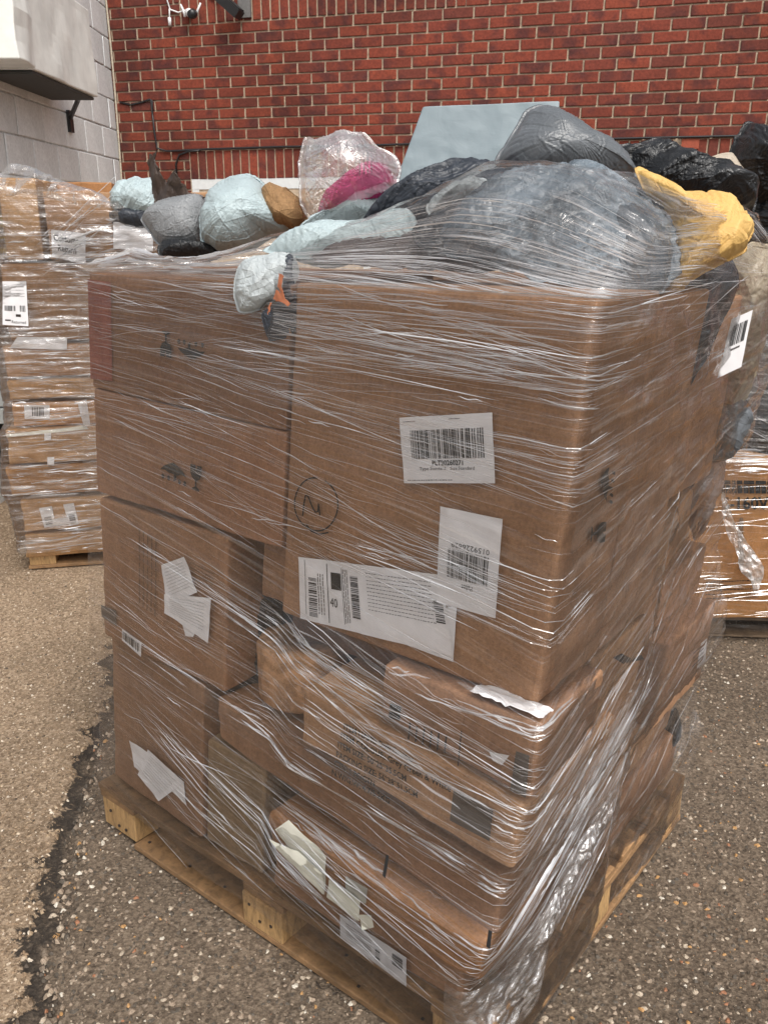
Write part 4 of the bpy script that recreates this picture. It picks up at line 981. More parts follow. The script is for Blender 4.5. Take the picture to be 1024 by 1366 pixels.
# J patches
paper(Jc, [(372, 1103), (390, 1090), (440, 1138), (437, 1190)], -.032, 'white_tape', PAPER2, d=.006, wave=.004, ink=False)
paper(Jc, [(364, 1115), (405, 1130), (437, 1160), (437, 1188)], -.032, 'white_tape', PAPER2, d=.010, wave=.004, ink=False)
paper(Jc, [(444, 1168), (486, 1196), (484, 1224), (441, 1192)], -.032, 'white_tape', PAPER2, d=.008, wave=.003, ink=False)
paper(Jc, [(465, 1165), (494, 1182), (492, 1202), (466, 1190)], -.032, 'white_tape', plain('grey_tape_light', (.36, .35, .30), .5), d=.006, ink=False)
paper(Jc, [(484, 1215), (500, 1216), (504, 1232), (488, 1236)], -.032, 'white_tape', PAPER2, d=.008, ink=False)
for pts in (((519, 1136), (523, 1138), (518, 1168), (514, 1164)), ((655, 1236), (660, 1238), (657, 1262), (652, 1258))):
    f_ = fquad(pts, -.032, .008); f_.polys('slit', [[(0, 0), (1, 0), (1, 1), (0, 1)]], DARKGAP, Jc)
# M label
lab = fquad([(458, 1215), (546, 1273), (546, 1312), (458, 1245)], .0, .009, .001); q = lab.sheet('shipping_label', plain('grey_paper', (.55, .54, .55), .6), Mc, 8)
lab.quads('barcode', bars(.8, .15, .95, .55, 8, 12, True)+bars(.55, .4, .62, .8, 6, 13, True), INK, q); lab.quads('printed_text', lines(.1, .2, .5, .8, 6, 14, .3), INK2, q)
f_ = squad([(622, 1306), (655, 1255), (655, 1300), (622, 1352)], .055, .005); f_.quads('printed_text', lines(0.05, .05, .9, .9, 7, 31, .4), INK2, Mc)
# R2 dark arrow, corner label
f_ = squad([(811, 868), (853, 868), (853, 884), (811, 886)], .012, .008); f_.polys('arrow_mark', [[(0, .4), (.3, .9), (1, .6), (.9, .2), (.6, .55), (.25, .1)]], INK2, Q1)
f_ = squad([(917, 868), (938, 850), (936, 880), (914, 902)], .012, .008); q = f_.sheet('corner_label', PAPER, R2, 4); f_.quads('printed_text', lines(.1, .1, .8, .8, 4, 41, .3), INK2, q)

# ================================================================== BAGS ON TOP OF THE MAIN LOAD
PALE = polybag('pale_blue_poly', (.44, .53, .55), .4, .4, 24, .5); GREYB = polybag('grey_poly', (.13, .142, .155), .32, .5, 14, .4); SILV = polybag('silver_blue_poly', (.05, .062, .075), .25, .6, 26, .8, (.24, .29, .335))
BLACKB = polybag('black_poly', (.012, .013, .015), .28, .6, 18, .8); NAVY = polybag('navy_poly', (.035, .042, .055), .4, .5, 20, .7); YELB = polybag('yellow_padded', (.66, .40, .12), .5, .35, 26, .5, (.74, .48, .17))
BUBB = polybag('grey_mailer', (.26, .27, .28), .35, .5, 40, .6); BEIGE = polybag('beige_poly', (.44, .37, .27), .4, .4, 20, .7); KRAFT = cardboard('kraft_paper', (.34, .20, .095)); SCRAP = plain('burnt_brown', (.05, .033, .025), .55, .5, nscale=12, namp=.5, bstr=.6)
PINK = polybag('pink_cloth', (.62, .06, .22), .6, .3, 30, .5); LGREY = polybag('light_grey_poly', (.44, .48, .49), .35, .5, 26, .6)
MATT, nt, b = M('pale_blue_parcel'); n1 = noise(nt, 4, 4, .6); n2 = noise(nt, 18, 5, .6, dist=1)
r1 = ramp(nt, n1.outputs[0], [(.3, (.19, .24, .265)), (.7, (.235, .29, .315))]); nt.links.new(r1.outputs[0], b.inputs['Base Color']); b.inputs['Roughness'].default_value = .5; p = bump(nt, b, n1.outputs[0], .5, .02); bump(nt, b, n2.outputs[0], .25, .004, p)
CLEAR = clearfilm('clear_bag', base=.24, streak=.45, sx=9, sy=12, rough=.3, thr=(.5, .68), fres=.5, crumple=.5)

# big flat parcel leaning at the back
anc = L1(.40, .66, 1.47); tl = .20
ex = np.array([math.cos(-.12), math.sin(-.12), 0]); n0 = np.array([ex[1], -ex[0], 0])
ctl, stl = math.cos(tl), math.sin(tl); eyv = np.array([-ex[1]*0+ex[1]*-stl*-1*0, 0, 0])
eyv = -n0*stl+np.array([0, 0, ctl]); nn_ = np.cross(ex, eyv)
cs = [hit(x, y, anc, nn_) for x, y in ((516, 275), (738, 262), (746, 134), (564, 142))]
V, F = rbox(1, 1, 1, .014, 40)
a_, c_ = V[:, 0]+.5, V[:, 2]+.5
P = bil([cs[3], cs[2], cs[1], cs[0]], a_, 1-c_)-nn_*((V[:, 1]+.5)*.10)[:, None]
P = P+nn_*(fbm(P*6, 3)*.008+.004*ridge(np.stack([P[:, 0]*5+P[:, 2]*4, P[:, 2]*14-P[:, 0]*9, P[:, 1]], -1), 2)*np.clip((1.75-P[:, 2])*5, 0, 1))[:, None]
t = thing('foam_parcel', 'large flat pale blue parcel standing up at the back of the load', 'parcel', anc)
mesh('wrapper', P, clean(F), MATT, t, smooth=False)

GT = 'bags piled on top of the front load'
def bag(name, label, cat, outline, uvz, tilt, thick, mat, **k):
    o = pillow(name, outline, L1(*uvz), tilt, thick, mat, **k); return tag(o, label, cat, GT)
bag('poly_bag', 'smooth dark grey bag peaked in front of the big pale blue parcel', 'bag', [(666, 222), (668, 205), (690, 172), (702, 150), (720, 143), (748, 155), (790, 178), (822, 196), (845, 215), (852, 240), (800, 258), (740, 262), (690, 250)], (.26, .50, 1.5), .35, .09, GREYB, amp=.014, fr=5, seed=2)
bag('poly_bag', 'black bag heaped to the right of the grey peaked bag', 'bag', [(820, 200), (835, 186), (870, 185), (895, 200), (915, 215), (940, 222), (985, 240), (1010, 262), (1005, 285), (950, 290), (880, 280), (835, 262)], (.02, .72, 1.45), .4, .10, BLACKB, amp=.022, fr=8, seed=3, stretch=(.6, 1.4))
o = bag('poly_bag', 'long pale blue bag lying on the load left of the big parcel', 'bag', [(428, 305), (450, 282), (485, 264), (520, 257), (540, 262), (545, 280), (520, 295), (470, 308), (420, 325), (380, 338), (385, 326)], (.50, .25, 1.43), .8, .06, PALE, amp=.010, fr=9, seed=4)
bag('poly_bag', 'dark crumpled bag under the film below the big parcel', 'bag', [(500, 300), (525, 275), (580, 262), (640, 258), (690, 262), (700, 290), (660, 318), (580, 330), (520, 330), (470, 325)], (.36, .30, 1.40), .8, .09, NAVY, amp=.02, fr=9, seed=5)
bag('poly_bag', 'folded grey padded bag lying beside the dark crumpled bag', 'bag', [(566, 272), (590, 258), (630, 240), (655, 245), (665, 262), (640, 272), (600, 282), (572, 288)], (.33, .24, 1.47), .7, .05, LGREY, amp=.012, fr=10, seed=6)
bag('poly_bag', 'big silvery bag bulging under the film at the top right', 'bag', [(560, 330), (590, 290), (640, 250), (700, 232), (780, 232), (850, 250), (890, 285), (905, 330), (895, 385), (850, 398), (790, 392), (700, 372), (620, 352)], (.12, .25, 1.45), .75, .06, SILV, amp=.020, fr=10, seed=7, center=(750, 310))
o = bag('padded_envelope', 'yellow padded envelope folded over the right end of the load', 'envelope', [(849, 228), (862, 230), (880, 252), (905, 258), (945, 258), (975, 268), (996, 286), (1004, 310), (996, 338), (960, 360), (920, 382), (892, 402), (880, 394), (890, 360), (900, 325), (896, 295), (880, 268), (858, 250)], (-.02, .40, 1.44), .35, .05, YELB, amp=.014, fr=8, seed=8, center=(935, 310), asym=(.15, 0))
bag('poly_bag', 'dark navy bag pressed under the yellow envelope at the right end', 'bag', [(868, 300), (905, 280), (940, 300), (975, 350), (985, 385), (960, 430), (930, 500), (915, 520), (905, 470), (895, 420), (872, 390), (860, 350)], (.05, .50, 1.36), .2, .06, NAVY, amp=.012, fr=7, seed=9)
o = bag('poly_bag', 'beige bag with a white barcode label bulging from the rear right corner', 'bag', [(968, 350), (1000, 320), (1030, 330), (1040, 370), (1026, 430), (1010, 480), (995, 530), (970, 548), (950, 520), (945, 480), (955, 410)], (.10, .80, 1.27), .1, .07, BEIGE, amp=.012, fr=7, seed=10)
bl = o
f_ = Face([hit(x, y, L1(-.015, .60, 1.28), (NR*.8+NF*.6)) for x, y in ((965, 424), (993, 412), (978, 487), (947, 502))], (NR*.8+NF*.6), .02, .002)
q = f_.sheet('shipping_label', PAPER, bl, 10); f_.quads('barcode', bars(.15, .14, .9, .5, 12, 51), INK, q); f_.quads('printed_text', lines(.3, .55, .7, .62, 1, 52, .6), INK2, q)
bag('poly_bag', 'silver grey bag squeezed under the beige bag at the rear right', 'bag', [(945, 530), (985, 520), (1000, 545), (985, 590), (965, 612), (940, 612), (930, 570)], (.12, .80, 1.08), .1, .06, GREYB, amp=.014, fr=9, seed=11)
bag('poly_bag', 'pinkish white bag squeezed at the rear right halfway up the load', 'bag', [(925, 610), (955, 598), (968, 620), (958, 660), (938, 700), (925, 720), (912, 690), (915, 650)], (.12, .80, .9), .1, .06, polybag('pinkish_poly', (.50, .38, .33), .4, .4, 20, .5), amp=.012, fr=9, seed=12)
bag('poly_bag', 'small dark bag at the foot of the rear right corner', 'bag', [(885, 960), (900, 945), (908, 960), (908, 985), (895, 1000), (885, 985)], (.06, .90, .37), .1, .05, BLACKB, amp=.01, fr=12, seed=13)
bag('poly_bag', 'dark filler added to darken the hollow between cartons on the long side', 'bag', [(300, 745), (345, 748), (380, 790), (450, 850), (470, 900), (440, 930), (380, 925), (300, 920), (290, 850)], (.56, .27, .75), .1, .05, DARKGAP, amp=.012, fr=10, seed=27)  # filler bag added so the hollow reads dark
bag('poly_bag', 'dark brown bag lying under the film just behind the top front edge', 'bag', [(420, 345), (470, 322), (540, 312), (610, 308), (660, 322), (680, 350), (640, 368), (560, 362), (480, 356)], (.30, .14, 1.42), 1.0, .035, polybag('brown_poly', (.08, .06, .055), .4, .5, 20, .6), amp=.016, fr=9, seed=28)
bag('poly_bag', 'dark slate bag under the film beside the yellow envelope', 'bag', [(785, 310), (800, 285), (840, 275), (880, 300), (893, 340), (885, 392), (840, 400), (800, 385), (790, 350)], (.02, .30, 1.45), .7, .03, polybag('slate_poly', (.06, .075, .09), .3, .6, 22, .6), amp=.014, fr=9, seed=29)
bag('poly_bag', 'crumpled black sheet of bag under the film left of the silvery bag', 'bag', [(560, 300), (600, 275), (650, 255), (700, 250), (720, 265), (690, 300), (640, 330), (580, 340), (555, 325)], (.25, .14, 1.45), .8, .035, BLACKB, amp=.014, fr=10, seed=30)
# left group
bag('poly_bag', 'round stuffed pale blue bag resting on the top left carton', 'bag', [(266, 290), (275, 262), (298, 245), (330, 238), (358, 248), (378, 268), (393, 295), (388, 312), (360, 325), (320, 338), (290, 336), (270, 322)], (.78, .22, 1.46), .15, .09, PALE, amp=.016, fr=9, seed=14)
t = bag('kraft_parcel', 'brown kraft parcel behind the round pale blue bag', 'parcel', [(345, 250), (362, 244), (385, 250), (402, 270), (408, 295), (395, 308), (370, 305), (350, 285)], (.66, .30, 1.47), .1, .05, KRAFT, amp=.020, fr=11, seed=15, pw=3, wr=1.2)
bag('padded_mailer', 'grey bubble mailer lying left of the round pale blue bag', 'envelope', [(190, 294), (210, 272), (240, 264), (275, 266), (282, 290), (270, 330), (240, 336), (210, 325)], (.92, .15, 1.46), .5, .05, BUBB, amp=.006, fr=9, seed=16)
def torn(name, outline, anchor, tilt, mat, thick, amp, fr, seed):
    n = np.array([0, -math.cos(tilt), math.sin(tilt)]); A = np.asarray(anchor, float); ex = np.array([1., 0, 0]); ey = np.cross(n, ex)
    bm = bmesh.new(); rgt = random.Random(seed); pts = []
    m = len(outline)
    for i in range(m):
        (x0, y0), (x1, y1) = outline[i], outline[(i+1) % m]
        for k in range(4): t_ = k/4; pts.append((x0+(x1-x0)*t_+rgt.uniform(-1.3, 1.3), y0+(y1-y0)*t_+rgt.uniform(-1.3, 1.3)))
    f = bm.faces.new([bm.verts.new(hit(x, y, A, n)) for x, y in pts]); bmesh.ops.triangulate(bm, faces=[f])
    for _ in range(3): bmesh.ops.subdivide_edges(bm, edges=bm.edges[:], cuts=1, use_grid_fill=True)
    V = np.array([v.co[:] for v in bm.verts]); bm.verts.index_update(); F = [tuple(v.index for v in f_.verts) for f_ in bm.faces]; bm.free()
    q = np.stack([V[:, 0], V[:, 2]], 1); V = V+n*((crumple(q[:, 0]*fr, q[:, 1]*fr*.6, seed)*amp+.03*np.sin((q[:, 0]-q[:, 0].mean())*28))[:, None])
    o = mesh(name, V, F, mat, None, smooth=False); md = o.modifiers.new('thick', 'SOLIDIFY'); md.thickness = thick; return o
o = torn('torn_wrapping', [(191, 214), (196, 203), (200, 206), (206, 199), (204, 212), (214, 230), (222, 247), (230, 236), (238, 228), (244, 240), (256, 258), (278, 266), (262, 268), (236, 266), (214, 270), (204, 274), (199, 250)], L1(.93, .20, 1.52), .05, SCRAP, .003, .010, 22, 17)
tag(o, 'torn dark brown wrapping sticking up above the grey mailer', 'wrapping')
bag('poly_bag', 'flat dark bag crushed under the grey mailer', 'bag', [(212, 328), (240, 330), (275, 332), (300, 335), (290, 346), (250, 347), (215, 343)], (.88, .12, 1.425), .7, .03, BLACKB, amp=.006, fr=9, seed=18)
t = thing('clear_bag', 'clear plastic bag with a pink garment inside next to the big parcel', 'bag', L1(.56, .34, 1.42), GT)
pillow('garment', [(422, 285), (430, 262), (448, 244), (470, 226), (495, 216), (520, 225), (532, 245), (520, 262), (490, 275), (450, 290)], L1(.54, .37, 1.46), .1, .05, PINK, t, amp=.014, fr=10, seed=19)
pillow('garment_pattern', [(455, 268), (465, 250), (485, 246), (495, 254), (485, 268)], L1(.54, .31, 1.46), .1, .012, polybag('dark_print', (.10, .045, .06), .6, .3), t, amp=.005, fr=12, seed=20)
pillow('bag_skin', [(401, 262), (400, 215), (406, 184), (414, 187), (438, 182), (462, 174), (486, 180), (505, 198), (528, 210), (536, 226), (528, 255), (500, 268), (470, 280), (440, 300), (420, 298), (408, 285)], L1(.55, .33, 1.46), .1, .09, CLEAR, t, amp=.012, fr=9, seed=21)
f_ = Face([hit(x, y, L1(.55, .22, 1.46), NF*.6+NR*-.0+np.array([0, -.6, 0])) for x, y in ((479, 204), (500, 204), (500, 234), (479, 234))], (0, -1, 0), .002); f_.quads('printed_text', lines(0, 0, 1, 1, 4, 61, .28, True), INK2, t)
ORSC = plain('orange_scrap', (.42, .15, .075), .6)
# bag squeezed in the notch between the two top cartons
t = bag('rolled_bag', 'rolled pale bag hanging over the joint between the two top cartons', 'bag', [(314, 385), (320, 358), (340, 340), (368, 334), (392, 342), (400, 362), (392, 385), (370, 400), (345, 412), (322, 412)], (.60, -.004, 1.40), .1, .028, LGREY, amp=.012, fr=11, seed=22)
for k_, oc in enumerate([[(372, 364), (378, 368), (376, 384), (380, 398), (374, 394), (370, 382)], [(368, 386), (380, 396), (388, 406), (384, 408), (372, 402), (364, 400)], [(358, 408), (362, 402), (360, 416), (356, 420)]]):
    sc_o = torn('torn_scrap', oc, L1(.565, -.04, 1.38), .1, ORSC, .001, .003, 30, 60+k_); sc_o.parent = t; sc_o.location = (ORG[sc_o.name]-ORG[t.name]).tolist()
pillow('dark_lining', [(378, 345), (392, 345), (394, 440), (360, 455), (350, 420), (372, 400)], L1(.565, .004, 1.33), .1, .012, NAVY, t, amp=.006, fr=9, seed=24)
bag('poly_bag', 'pale blue bag lying flat at the front edge between the top cartons', 'bag', [(352, 336), (380, 322), (430, 306), (490, 300), (560, 300), (560, 330), (480, 342), (400, 348)], (.45, .06, 1.42), 1.0, .045, PALE, amp=.010, fr=10, seed=25)

# ================================================================== STRETCH FILM ROUND THE MAIN LOAD
FILM = clearfilm('stretch_wrap', base=.022, streak=.26, sx=1.6, sy=130, rough=.11, thr=(.57, .76), fres=.75, crumple=.2)
FILMC = clearfilm('stretch_wrap_bunched', base=.03, streak=.5, sx=3.0, sy=55, rough=.15, thr=(.52, .70), fres=.6, crumple=.5)
FILMS = clearfilm('stretch_wrap_layered', base=.035, streak=.34, sx=3.0, sy=75, rough=.15, thr=(.52, .72), fres=.9, crumple=.4)
FILMR = clearfilm('stretch_wrap_ruffle', base=.14, streak=.8, sx=5.0, sy=60, rough=.2, thr=(.46, .62), fres=.9, crumple=.6)  # extra white and opaque, painting in the bright sky reflection on the ruffles
STR = strandmat('wrap_folds', .22, 1.0)
zc = np.array([.02, .10, .16, .23, .34, .48, .50, .63, .645, .79, .81, 1.10, 1.412])
uc = np.array([.010, .020, .035, .040, -.002, -.004, -.024, -.030, -.036, -.038, -.012, -.012, -.012])
zs = np.array([.02, .106, .292, .346, .431, .516, .563, .628, .652, .782, .929, .998, 1.098, 1.177, 1.346, 1.45])
us = np.array([.0, -.004, -.012, .020, .03, .0, -.005, -.005, .01, .05, .035, .030, .025, .015, .0, -.02])
zl = np.array([.02, .16, .56, .60, .92, .96, 1.45]); ul = np.array([1.165, 1.160, 1.152, 1.150, 1.146, 1.156, 1.156])
SF = 1.17
def gslope(z): return np.interp(z, [.1, .2, .4, .6, .8, .95, 1.1, 1.3, 1.42], [.16, .14, .10, .14, .20, .15, .08, .04, .03])
def hslope(z): return np.interp(z, [.1, .3, .5, .7, .9, 1.1, 1.3, 1.42], [.38, .42, .42, .36, .28, .16, .05, .02])
def film_uvz(s, z):
    """s: metres along the long face from its left end, then round the right corner along the short face"""
    s = np.asarray(s, float); z = np.asarray(z, float)
    uR = np.interp(z, zc, uc); uB = np.interp(z, zs, us); uL = np.interp(z, zl, ul)
    fr = np.clip(s/SF, 0, 1); q = np.clip((s-SF)/.945, 0, 1)
    vq = np.interp(z, [.10, .16, .24, .265, .365, .40, .49, .52, .66, .79, .815, 1.0], [-.016, -.02, -.022, -.044, -.044, -.022, -.022, -.044, -.046, -.046, -.016, -.016])
    vfront = -.016+(vq+.016)*np.clip((.56-uL*(1-fr))/.08, 0, 1)+np.where(z < .55, 1, np.clip((.62-z)/.07, 0, 1))*.022*np.clip((uL*(1-fr)-.75)/.4, 0, 1)
    vq0 = np.interp(z, [.10, .16, .24, .265, .365, .40, .49, .52, .66, .79, .815, 1.0], [-.016, -.02, -.022, -.044, -.044, -.022, -.022, -.044, -.046, -.046, -.016, -.016])
    vfront = np.where(s >= SF, vq0, vfront); rc = .03
    u = np.where(s < SF, uL*(1-fr)+uR*fr, np.minimum(uR*(1-q)+uB*q+.010*np.sin(np.pi*q)*np.interp(z, [.1, .5, .8, 1.0], [1, 1.4, 1, 0]), np.interp(z, [.1, .16, .2, .34, .36, .5, .6, 1.5], [.0, -.004, .0, .0, .0, -.004, -.008, -.008])*np.clip(q*6, 0, 1)+uR*(1-np.clip(q*6, 0, 1))+.07*np.clip((q-.45)/.2, 0, 1))-.006*np.clip(q*6, 0, 1))
    v = np.where(s < SF, vfront, vfront*(1-q)**6*1.0-.0*(1-q)+.955*q)
    # round the corner
    k = np.clip(1-np.abs(s-SF)/rc, 0, 1)**2*.007
    return u+k, v+k, z
def front_xyz(s, z): return L(*film_uvz(s, z))
def psi(s, z):
    return z+gslope(z)*np.minimum(s, SF)-hslope(z)*np.maximum(s-SF, 0)
film = thing('stretch_film', 'clear shiny stretch film wound around the front pallet load', 'film', L1(.6, .45, .05))
ns, nz = 470, 190
s1 = np.linspace(-.02, SF+.945, ns); z1 = np.linspace(0, 1, nz)
Sg, Tg = np.meshgrid(s1, z1, indexing='ij')
zbot = .10-.055*np.clip((s1-1.0)/.2, 0, 1)*(1-.5*np.clip((s1-1.35)/.2, 0, 1))+.02*pn(np.stack([s1*3.1, s1*0, s1*0], -1))-.055*np.clip((s1-.85)/.3, 0, 1)+.035*np.clip((.35-s1)/.3, 0, 1); ztop = 1.418+.004*pn(np.stack([s1*6, s1*0+9, s1*0], -1))
Zg2 = zbot[:, None]*(1-Tg)+ztop[:, None]*Tg
P = front_xyz(Sg, Zg2)
du = front_xyz(Sg+.004, Zg2)-front_xyz(Sg-.004, Zg2); dz = front_xyz(Sg, Zg2+.004)-front_xyz(Sg, Zg2-.004)
N = np.cross(du, dz); N /= np.linalg.norm(N, axis=-1)[..., None]
PS = psi(Sg, Zg2)
disp = .0030*ridge(np.stack([Sg*1.1, PS*15, Sg*0+21], -1), 2)+.0022*ridge(np.stack([Sg*1.6, PS*42, Sg*0+2], -1), 2)+.0016*ridge(np.stack([Sg*3, PS*90, Sg*0+5], -1), 1)
corner = np.exp(-((Sg-SF)/.12)**2)*np.clip((.42-Zg2)/.3, 0, 1)
disp = disp+corner*.010*ridge(np.stack([Sg*14, Zg2*9, Sg*0], -1), 3)
wr_ = np.clip((Sg-SF)/.1, 0, 1); disp = disp+wr_*(.005*ridge(np.stack([Sg*7+Zg2*6, PS*20, Sg*0+8], -1), 3)+.006*crumple((Sg+Zg2*.5)*7, PS*16, 3))
P = P+N*np.clip(disp, np.where(Sg > SF+.04, .001, -.002), .02)[..., None]
ii = np.arange(ns*nz).reshape(ns, nz); Fq = np.stack([ii[:-1, :-1], ii[1:, :-1], ii[1:, 1:], ii[:-1, 1:]], -1).reshape(-1, 4)
UVf = np.stack([Sg, PS], -1).reshape(-1, 2)
Fq2 = Fq.reshape(ns-1, nz-1, 4); kc = int(np.searchsorted(s1, SF+.02))
mesh('film_sheet', P[:kc+1].reshape(-1, 3), Fq2[:kc].reshape(-1, 4), FILM, film, smooth=True, uv=UVf[:(kc+1)*nz], fix=False)
mesh('film_sheet', P[kc:].reshape(-1, 3), Fq2[kc:].reshape(-1, 4)-kc*nz, FILMS, film, smooth=True, uv=UVf[kc*nz:], fix=False)
# back and left sides of the wrap (out of the photograph's view)
bs = []; 
for k, (u_, v_) in enumerate([(1.158, -.016), (1.158, .97), (.60, .975), (0.0, .965)]):
    bs.append([L1(u_, v_, z_) for z_ in np.linspace(.11, 1.41, 20)])
bs = np.array(bs); nb2 = []
for k in range(3):
    for tq in np.linspace(0, 1, 12)[:-1 if k < 2 else None]: nb2.append(bs[k]*(1-tq)+bs[k+1]*tq)
nb2 = np.array(nb2); ii = np.arange(nb2.shape[0]*20).reshape(-1, 20)
Fq = np.stack([ii[:-1, :-1], ii[1:, :-1], ii[1:, 1:], ii[:-1, 1:]], -1).reshape(-1, 4)
a_, b_ = np.meshgrid(np.linspace(0, 3, nb2.shape[0]), np.linspace(.1, 1.4, 20), indexing='ij')
mesh('film_sheet', nb2.reshape(-1, 3), Fq, FILM, film, smooth=True, uv=np.stack([a_, b_], -1).reshape(-1, 2), fix=False)

def strands(name, n, parent, fn, srange, zfn, lenr, widr, slope, seed, mat=STR, seg=10, lift=.0025):
    """raised folds of the film: little tent-shaped ribbons running along the wind of the wrap"""
    rg = np.random.default_rng(seed); V = []; F = []; o = 0
    nc_ = max(6, n//9); cl = []
    for i in range(nc_):
        q_ = rg.uniform(*srange); cl.append((q_, zfn(rg, q_), rg.normal(0, .09)))
    for i in range(n):
        s0 = rg.uniform(*srange); z0 = zfn(rg, s0); exc = 0.
        if rg.uniform() < .6:
            q_, zz_, exc = cl[rg.integers(nc_)]; s0 = float(np.clip(q_+rg.normal(0, .10), *srange)); z0 = zz_+rg.normal(0, .016)-(s0-q_)*.12
        l = rg.uniform(*lenr)*(.35+rg.uniform(0, 1)**2); wd = widr[0]+(widr[1]-widr[0])*rg.uniform(0, 1)**3
        ds = l/seg; s = s0; z = z0; pts = []; ex_s = rg.normal(0, .03)+exc
        ph = rg.uniform(0, 6)
        for k in range(seg+1):
            pts.append((s, z+.0012*math.sin(ph+k*.9)))
            z += (slope(s, z)+ex_s)*ds; s += ds
        pts = np.array(pts)
        if pts[:, 1].min() < .085: continue
        tk = np.linspace(0, 1, seg+1); wk = wd*np.sin(np.pi*np.clip(tk*.96+.02, 0, 1))**.6
        a = fn(pts[:, 0], pts[:, 1]-wk); c = fn(pts[:, 0], pts[:, 1]+wk); m_ = fn(pts[:, 0], pts[:, 1])
        t_ = np.gradient(m_, axis=0); nn = np.cross(t_, c-a+1e-9); nn /= np.linalg.norm(nn, axis=1)[:, None]+1e-12
        a = a+nn*lift; c = c+nn*lift; m_ = m_+nn*(lift+wk*.9)[:, None]
        V.append(np.stack([a, m_, c], 1).reshape(-1, 3))
        for k in range(seg):
            b0 = o+3*k; F += [(b0, b0+3, b0+4, b0+1), (b0+1, b0+4, b0+5, b0+2)]
        o += 3*(seg+1)
    return mesh(name, np.concatenate(V), F, mat, parent, smooth=False, kind='stuff', fix=False)
def slope_field(s, z): return -float(gslope(z)) if s < SF else float(hslope(z))
def zf_front(rg, s):
    r_ = rg.uniform()
    if r_ < .32: return 1.41-abs(rg.normal(0, .09))
    if r_ < .56: return rg.uniform(.93, 1.40)
    if r_ < .82: return .72+rg.normal(0, .12)-.05*(s-.6)
    return rg.uniform(.16, .60)
strands('film_folds', 760, film, front_xyz, (.012, SF-.05), zf_front, (.08, .60), (.0003, .0013), slope_field, 1)
strands('film_folds', 300, film, front_xyz, (SF-.08, SF+.85), lambda rg, s: rg.uniform(.2, 1.40), (.05, .40), (.0003, .0012), slope_field, 2)
# heavy taut folds that run to the low front corner
strands('film_folds', 48, film, front_xyz, (.1, .8), lambda rg, s: .30+rg.normal(0, .05)+.15*(.9-s), (.3, .6), (.0006, .0024), lambda s, z: -.30 if s < SF else .45, 3, seg=14)
strands('film_folds', 60, film, front_xyz, (.35, .8), lambda rg, s: .84-.28*(s-.4)+rg.normal(0, .03), (.2, .5), (.0005, .0018), lambda s, z: -.22 if s < SF else .3, 4)
strands('film_folds', 150, film, front_xyz, (SF, SF+.30), lambda rg, s: .20+rg.uniform(0, .35), (.15, .45), (.0006, .0028), lambda s, z: .75, 5)
strands('film_folds', 110, film, front_xyz, (.05, .95), lambda rg, s: 1.16-.16*s+rg.normal(0, .05), (.12, .5), (.0004, .0015), lambda s, z: -.14 if s < SF else .12, 9)
strands('film_folds', 120, film, front_xyz, (.5, 1.1), lambda rg, s: 1.37-abs(rg.normal(0, .08)), (.1, .5), (.0004, .0016), lambda s, z: -.03 if s < SF else .05, 10)
# white folds painted as highlights where the film is pulled over a carton edge
def ledge(seed, s0, s1_, zfun, n, wd):
    rg = np.random.default_rng(seed)
    strands('film_folds', n, film, front_xyz, (s0, s1_-.05), lambda r, s: zfun(s)+r.normal(0, .006), (.06, .25), (.0012, wd), lambda s, z: (zfun(s+.01)-zfun(s))/.01, seed)
ledge(11, .88, 1.19, lambda s: .787, 16, .004); ledge(12, .70, 1.18, lambda s: .672-.045*(s-.69)/.48, 22, .003); ledge(13, .45, 1.17, lambda s: .553-.078*(s-.45)/.72, 34, .003); ledge(14, .62, 1.15, lambda s: .405-.068*(s-.62)/.53, 20, .003)

# bunched film: top skirt over the bags, corner ruffles
# the wrap carries on over the top edge and up across the bags
ek = np.array([(112, 362), (160, 350), (185, 338), (215, 348), (262, 352), (318, 338), (360, 322), (420, 308), (480, 296), (545, 276), (600, 252), (650, 228), (720, 222), (800, 226), (850, 236), (905, 258), (960, 274), (1004, 290), (1030, 320), (1040, 350)], float)
ev = np.array([.02, .05, .07, .06, .06, .06, .08, .12, .15, .20, .24, .28, .30, .30, .30, .32, .40, .50, .60, .70])
es = np.array([.0, .08, .14, .20, .30, .42, .50, .58, .65, .74, .82, .90, .98, 1.06, 1.12, 1.20, 1.35, 1.55, 1.75, 2.0])
endp = []
for (x_, y_), v_ in zip(ek, ev):
    u_, z_ = fuz(x_, y_, v_); endp.append(L1(u_, v_, z_))
endp = np.array(endp)
def top_xyz(s, z):
    """z runs 2 (front edge) to 3 (free upper edge)"""
    s = np.asarray(s, float); t = np.clip(np.asarray(z, float)-2, 0, 1)
    e = np.stack([np.interp(s, es, endp[:, k]) for k in range(3)], -1)
    b0 = front_xyz(s, np.full(s.shape, 1.414)); t = t[..., None]
    up = np.array([0, 0, 1.]); h = np.linalg.norm(e-b0, axis=-1)[..., None]
    return b0*(1-t)+e*t+(up*.10+D1*.03)*h*np.sin(np.pi*t)**.9*1.6*(1-.85*np.exp(-((s-1.22)/.17)**2))[..., None]
ns, nz = 300, 70
Sg, Tg = np.meshgrid(np.linspace(0, 1.98, ns), np.linspace(2, 3, nz), indexing='ij')
P = top_xyz(Sg, Tg); du = np.gradient(P, axis=0); dz = np.gradient(P, axis=1); N = np.cross(du, dz); N /= np.linalg.norm(N, axis=-1)[..., None]+1e-9
dd = .004*ridge(np.stack([Sg*5, Tg*9+Sg*3, Sg*0], -1), 3)+.006*crumple(Sg*9, Tg*3.5, 4)
P = P+N*(dd*np.clip((Tg-2)*4, 0, 1))[..., None]
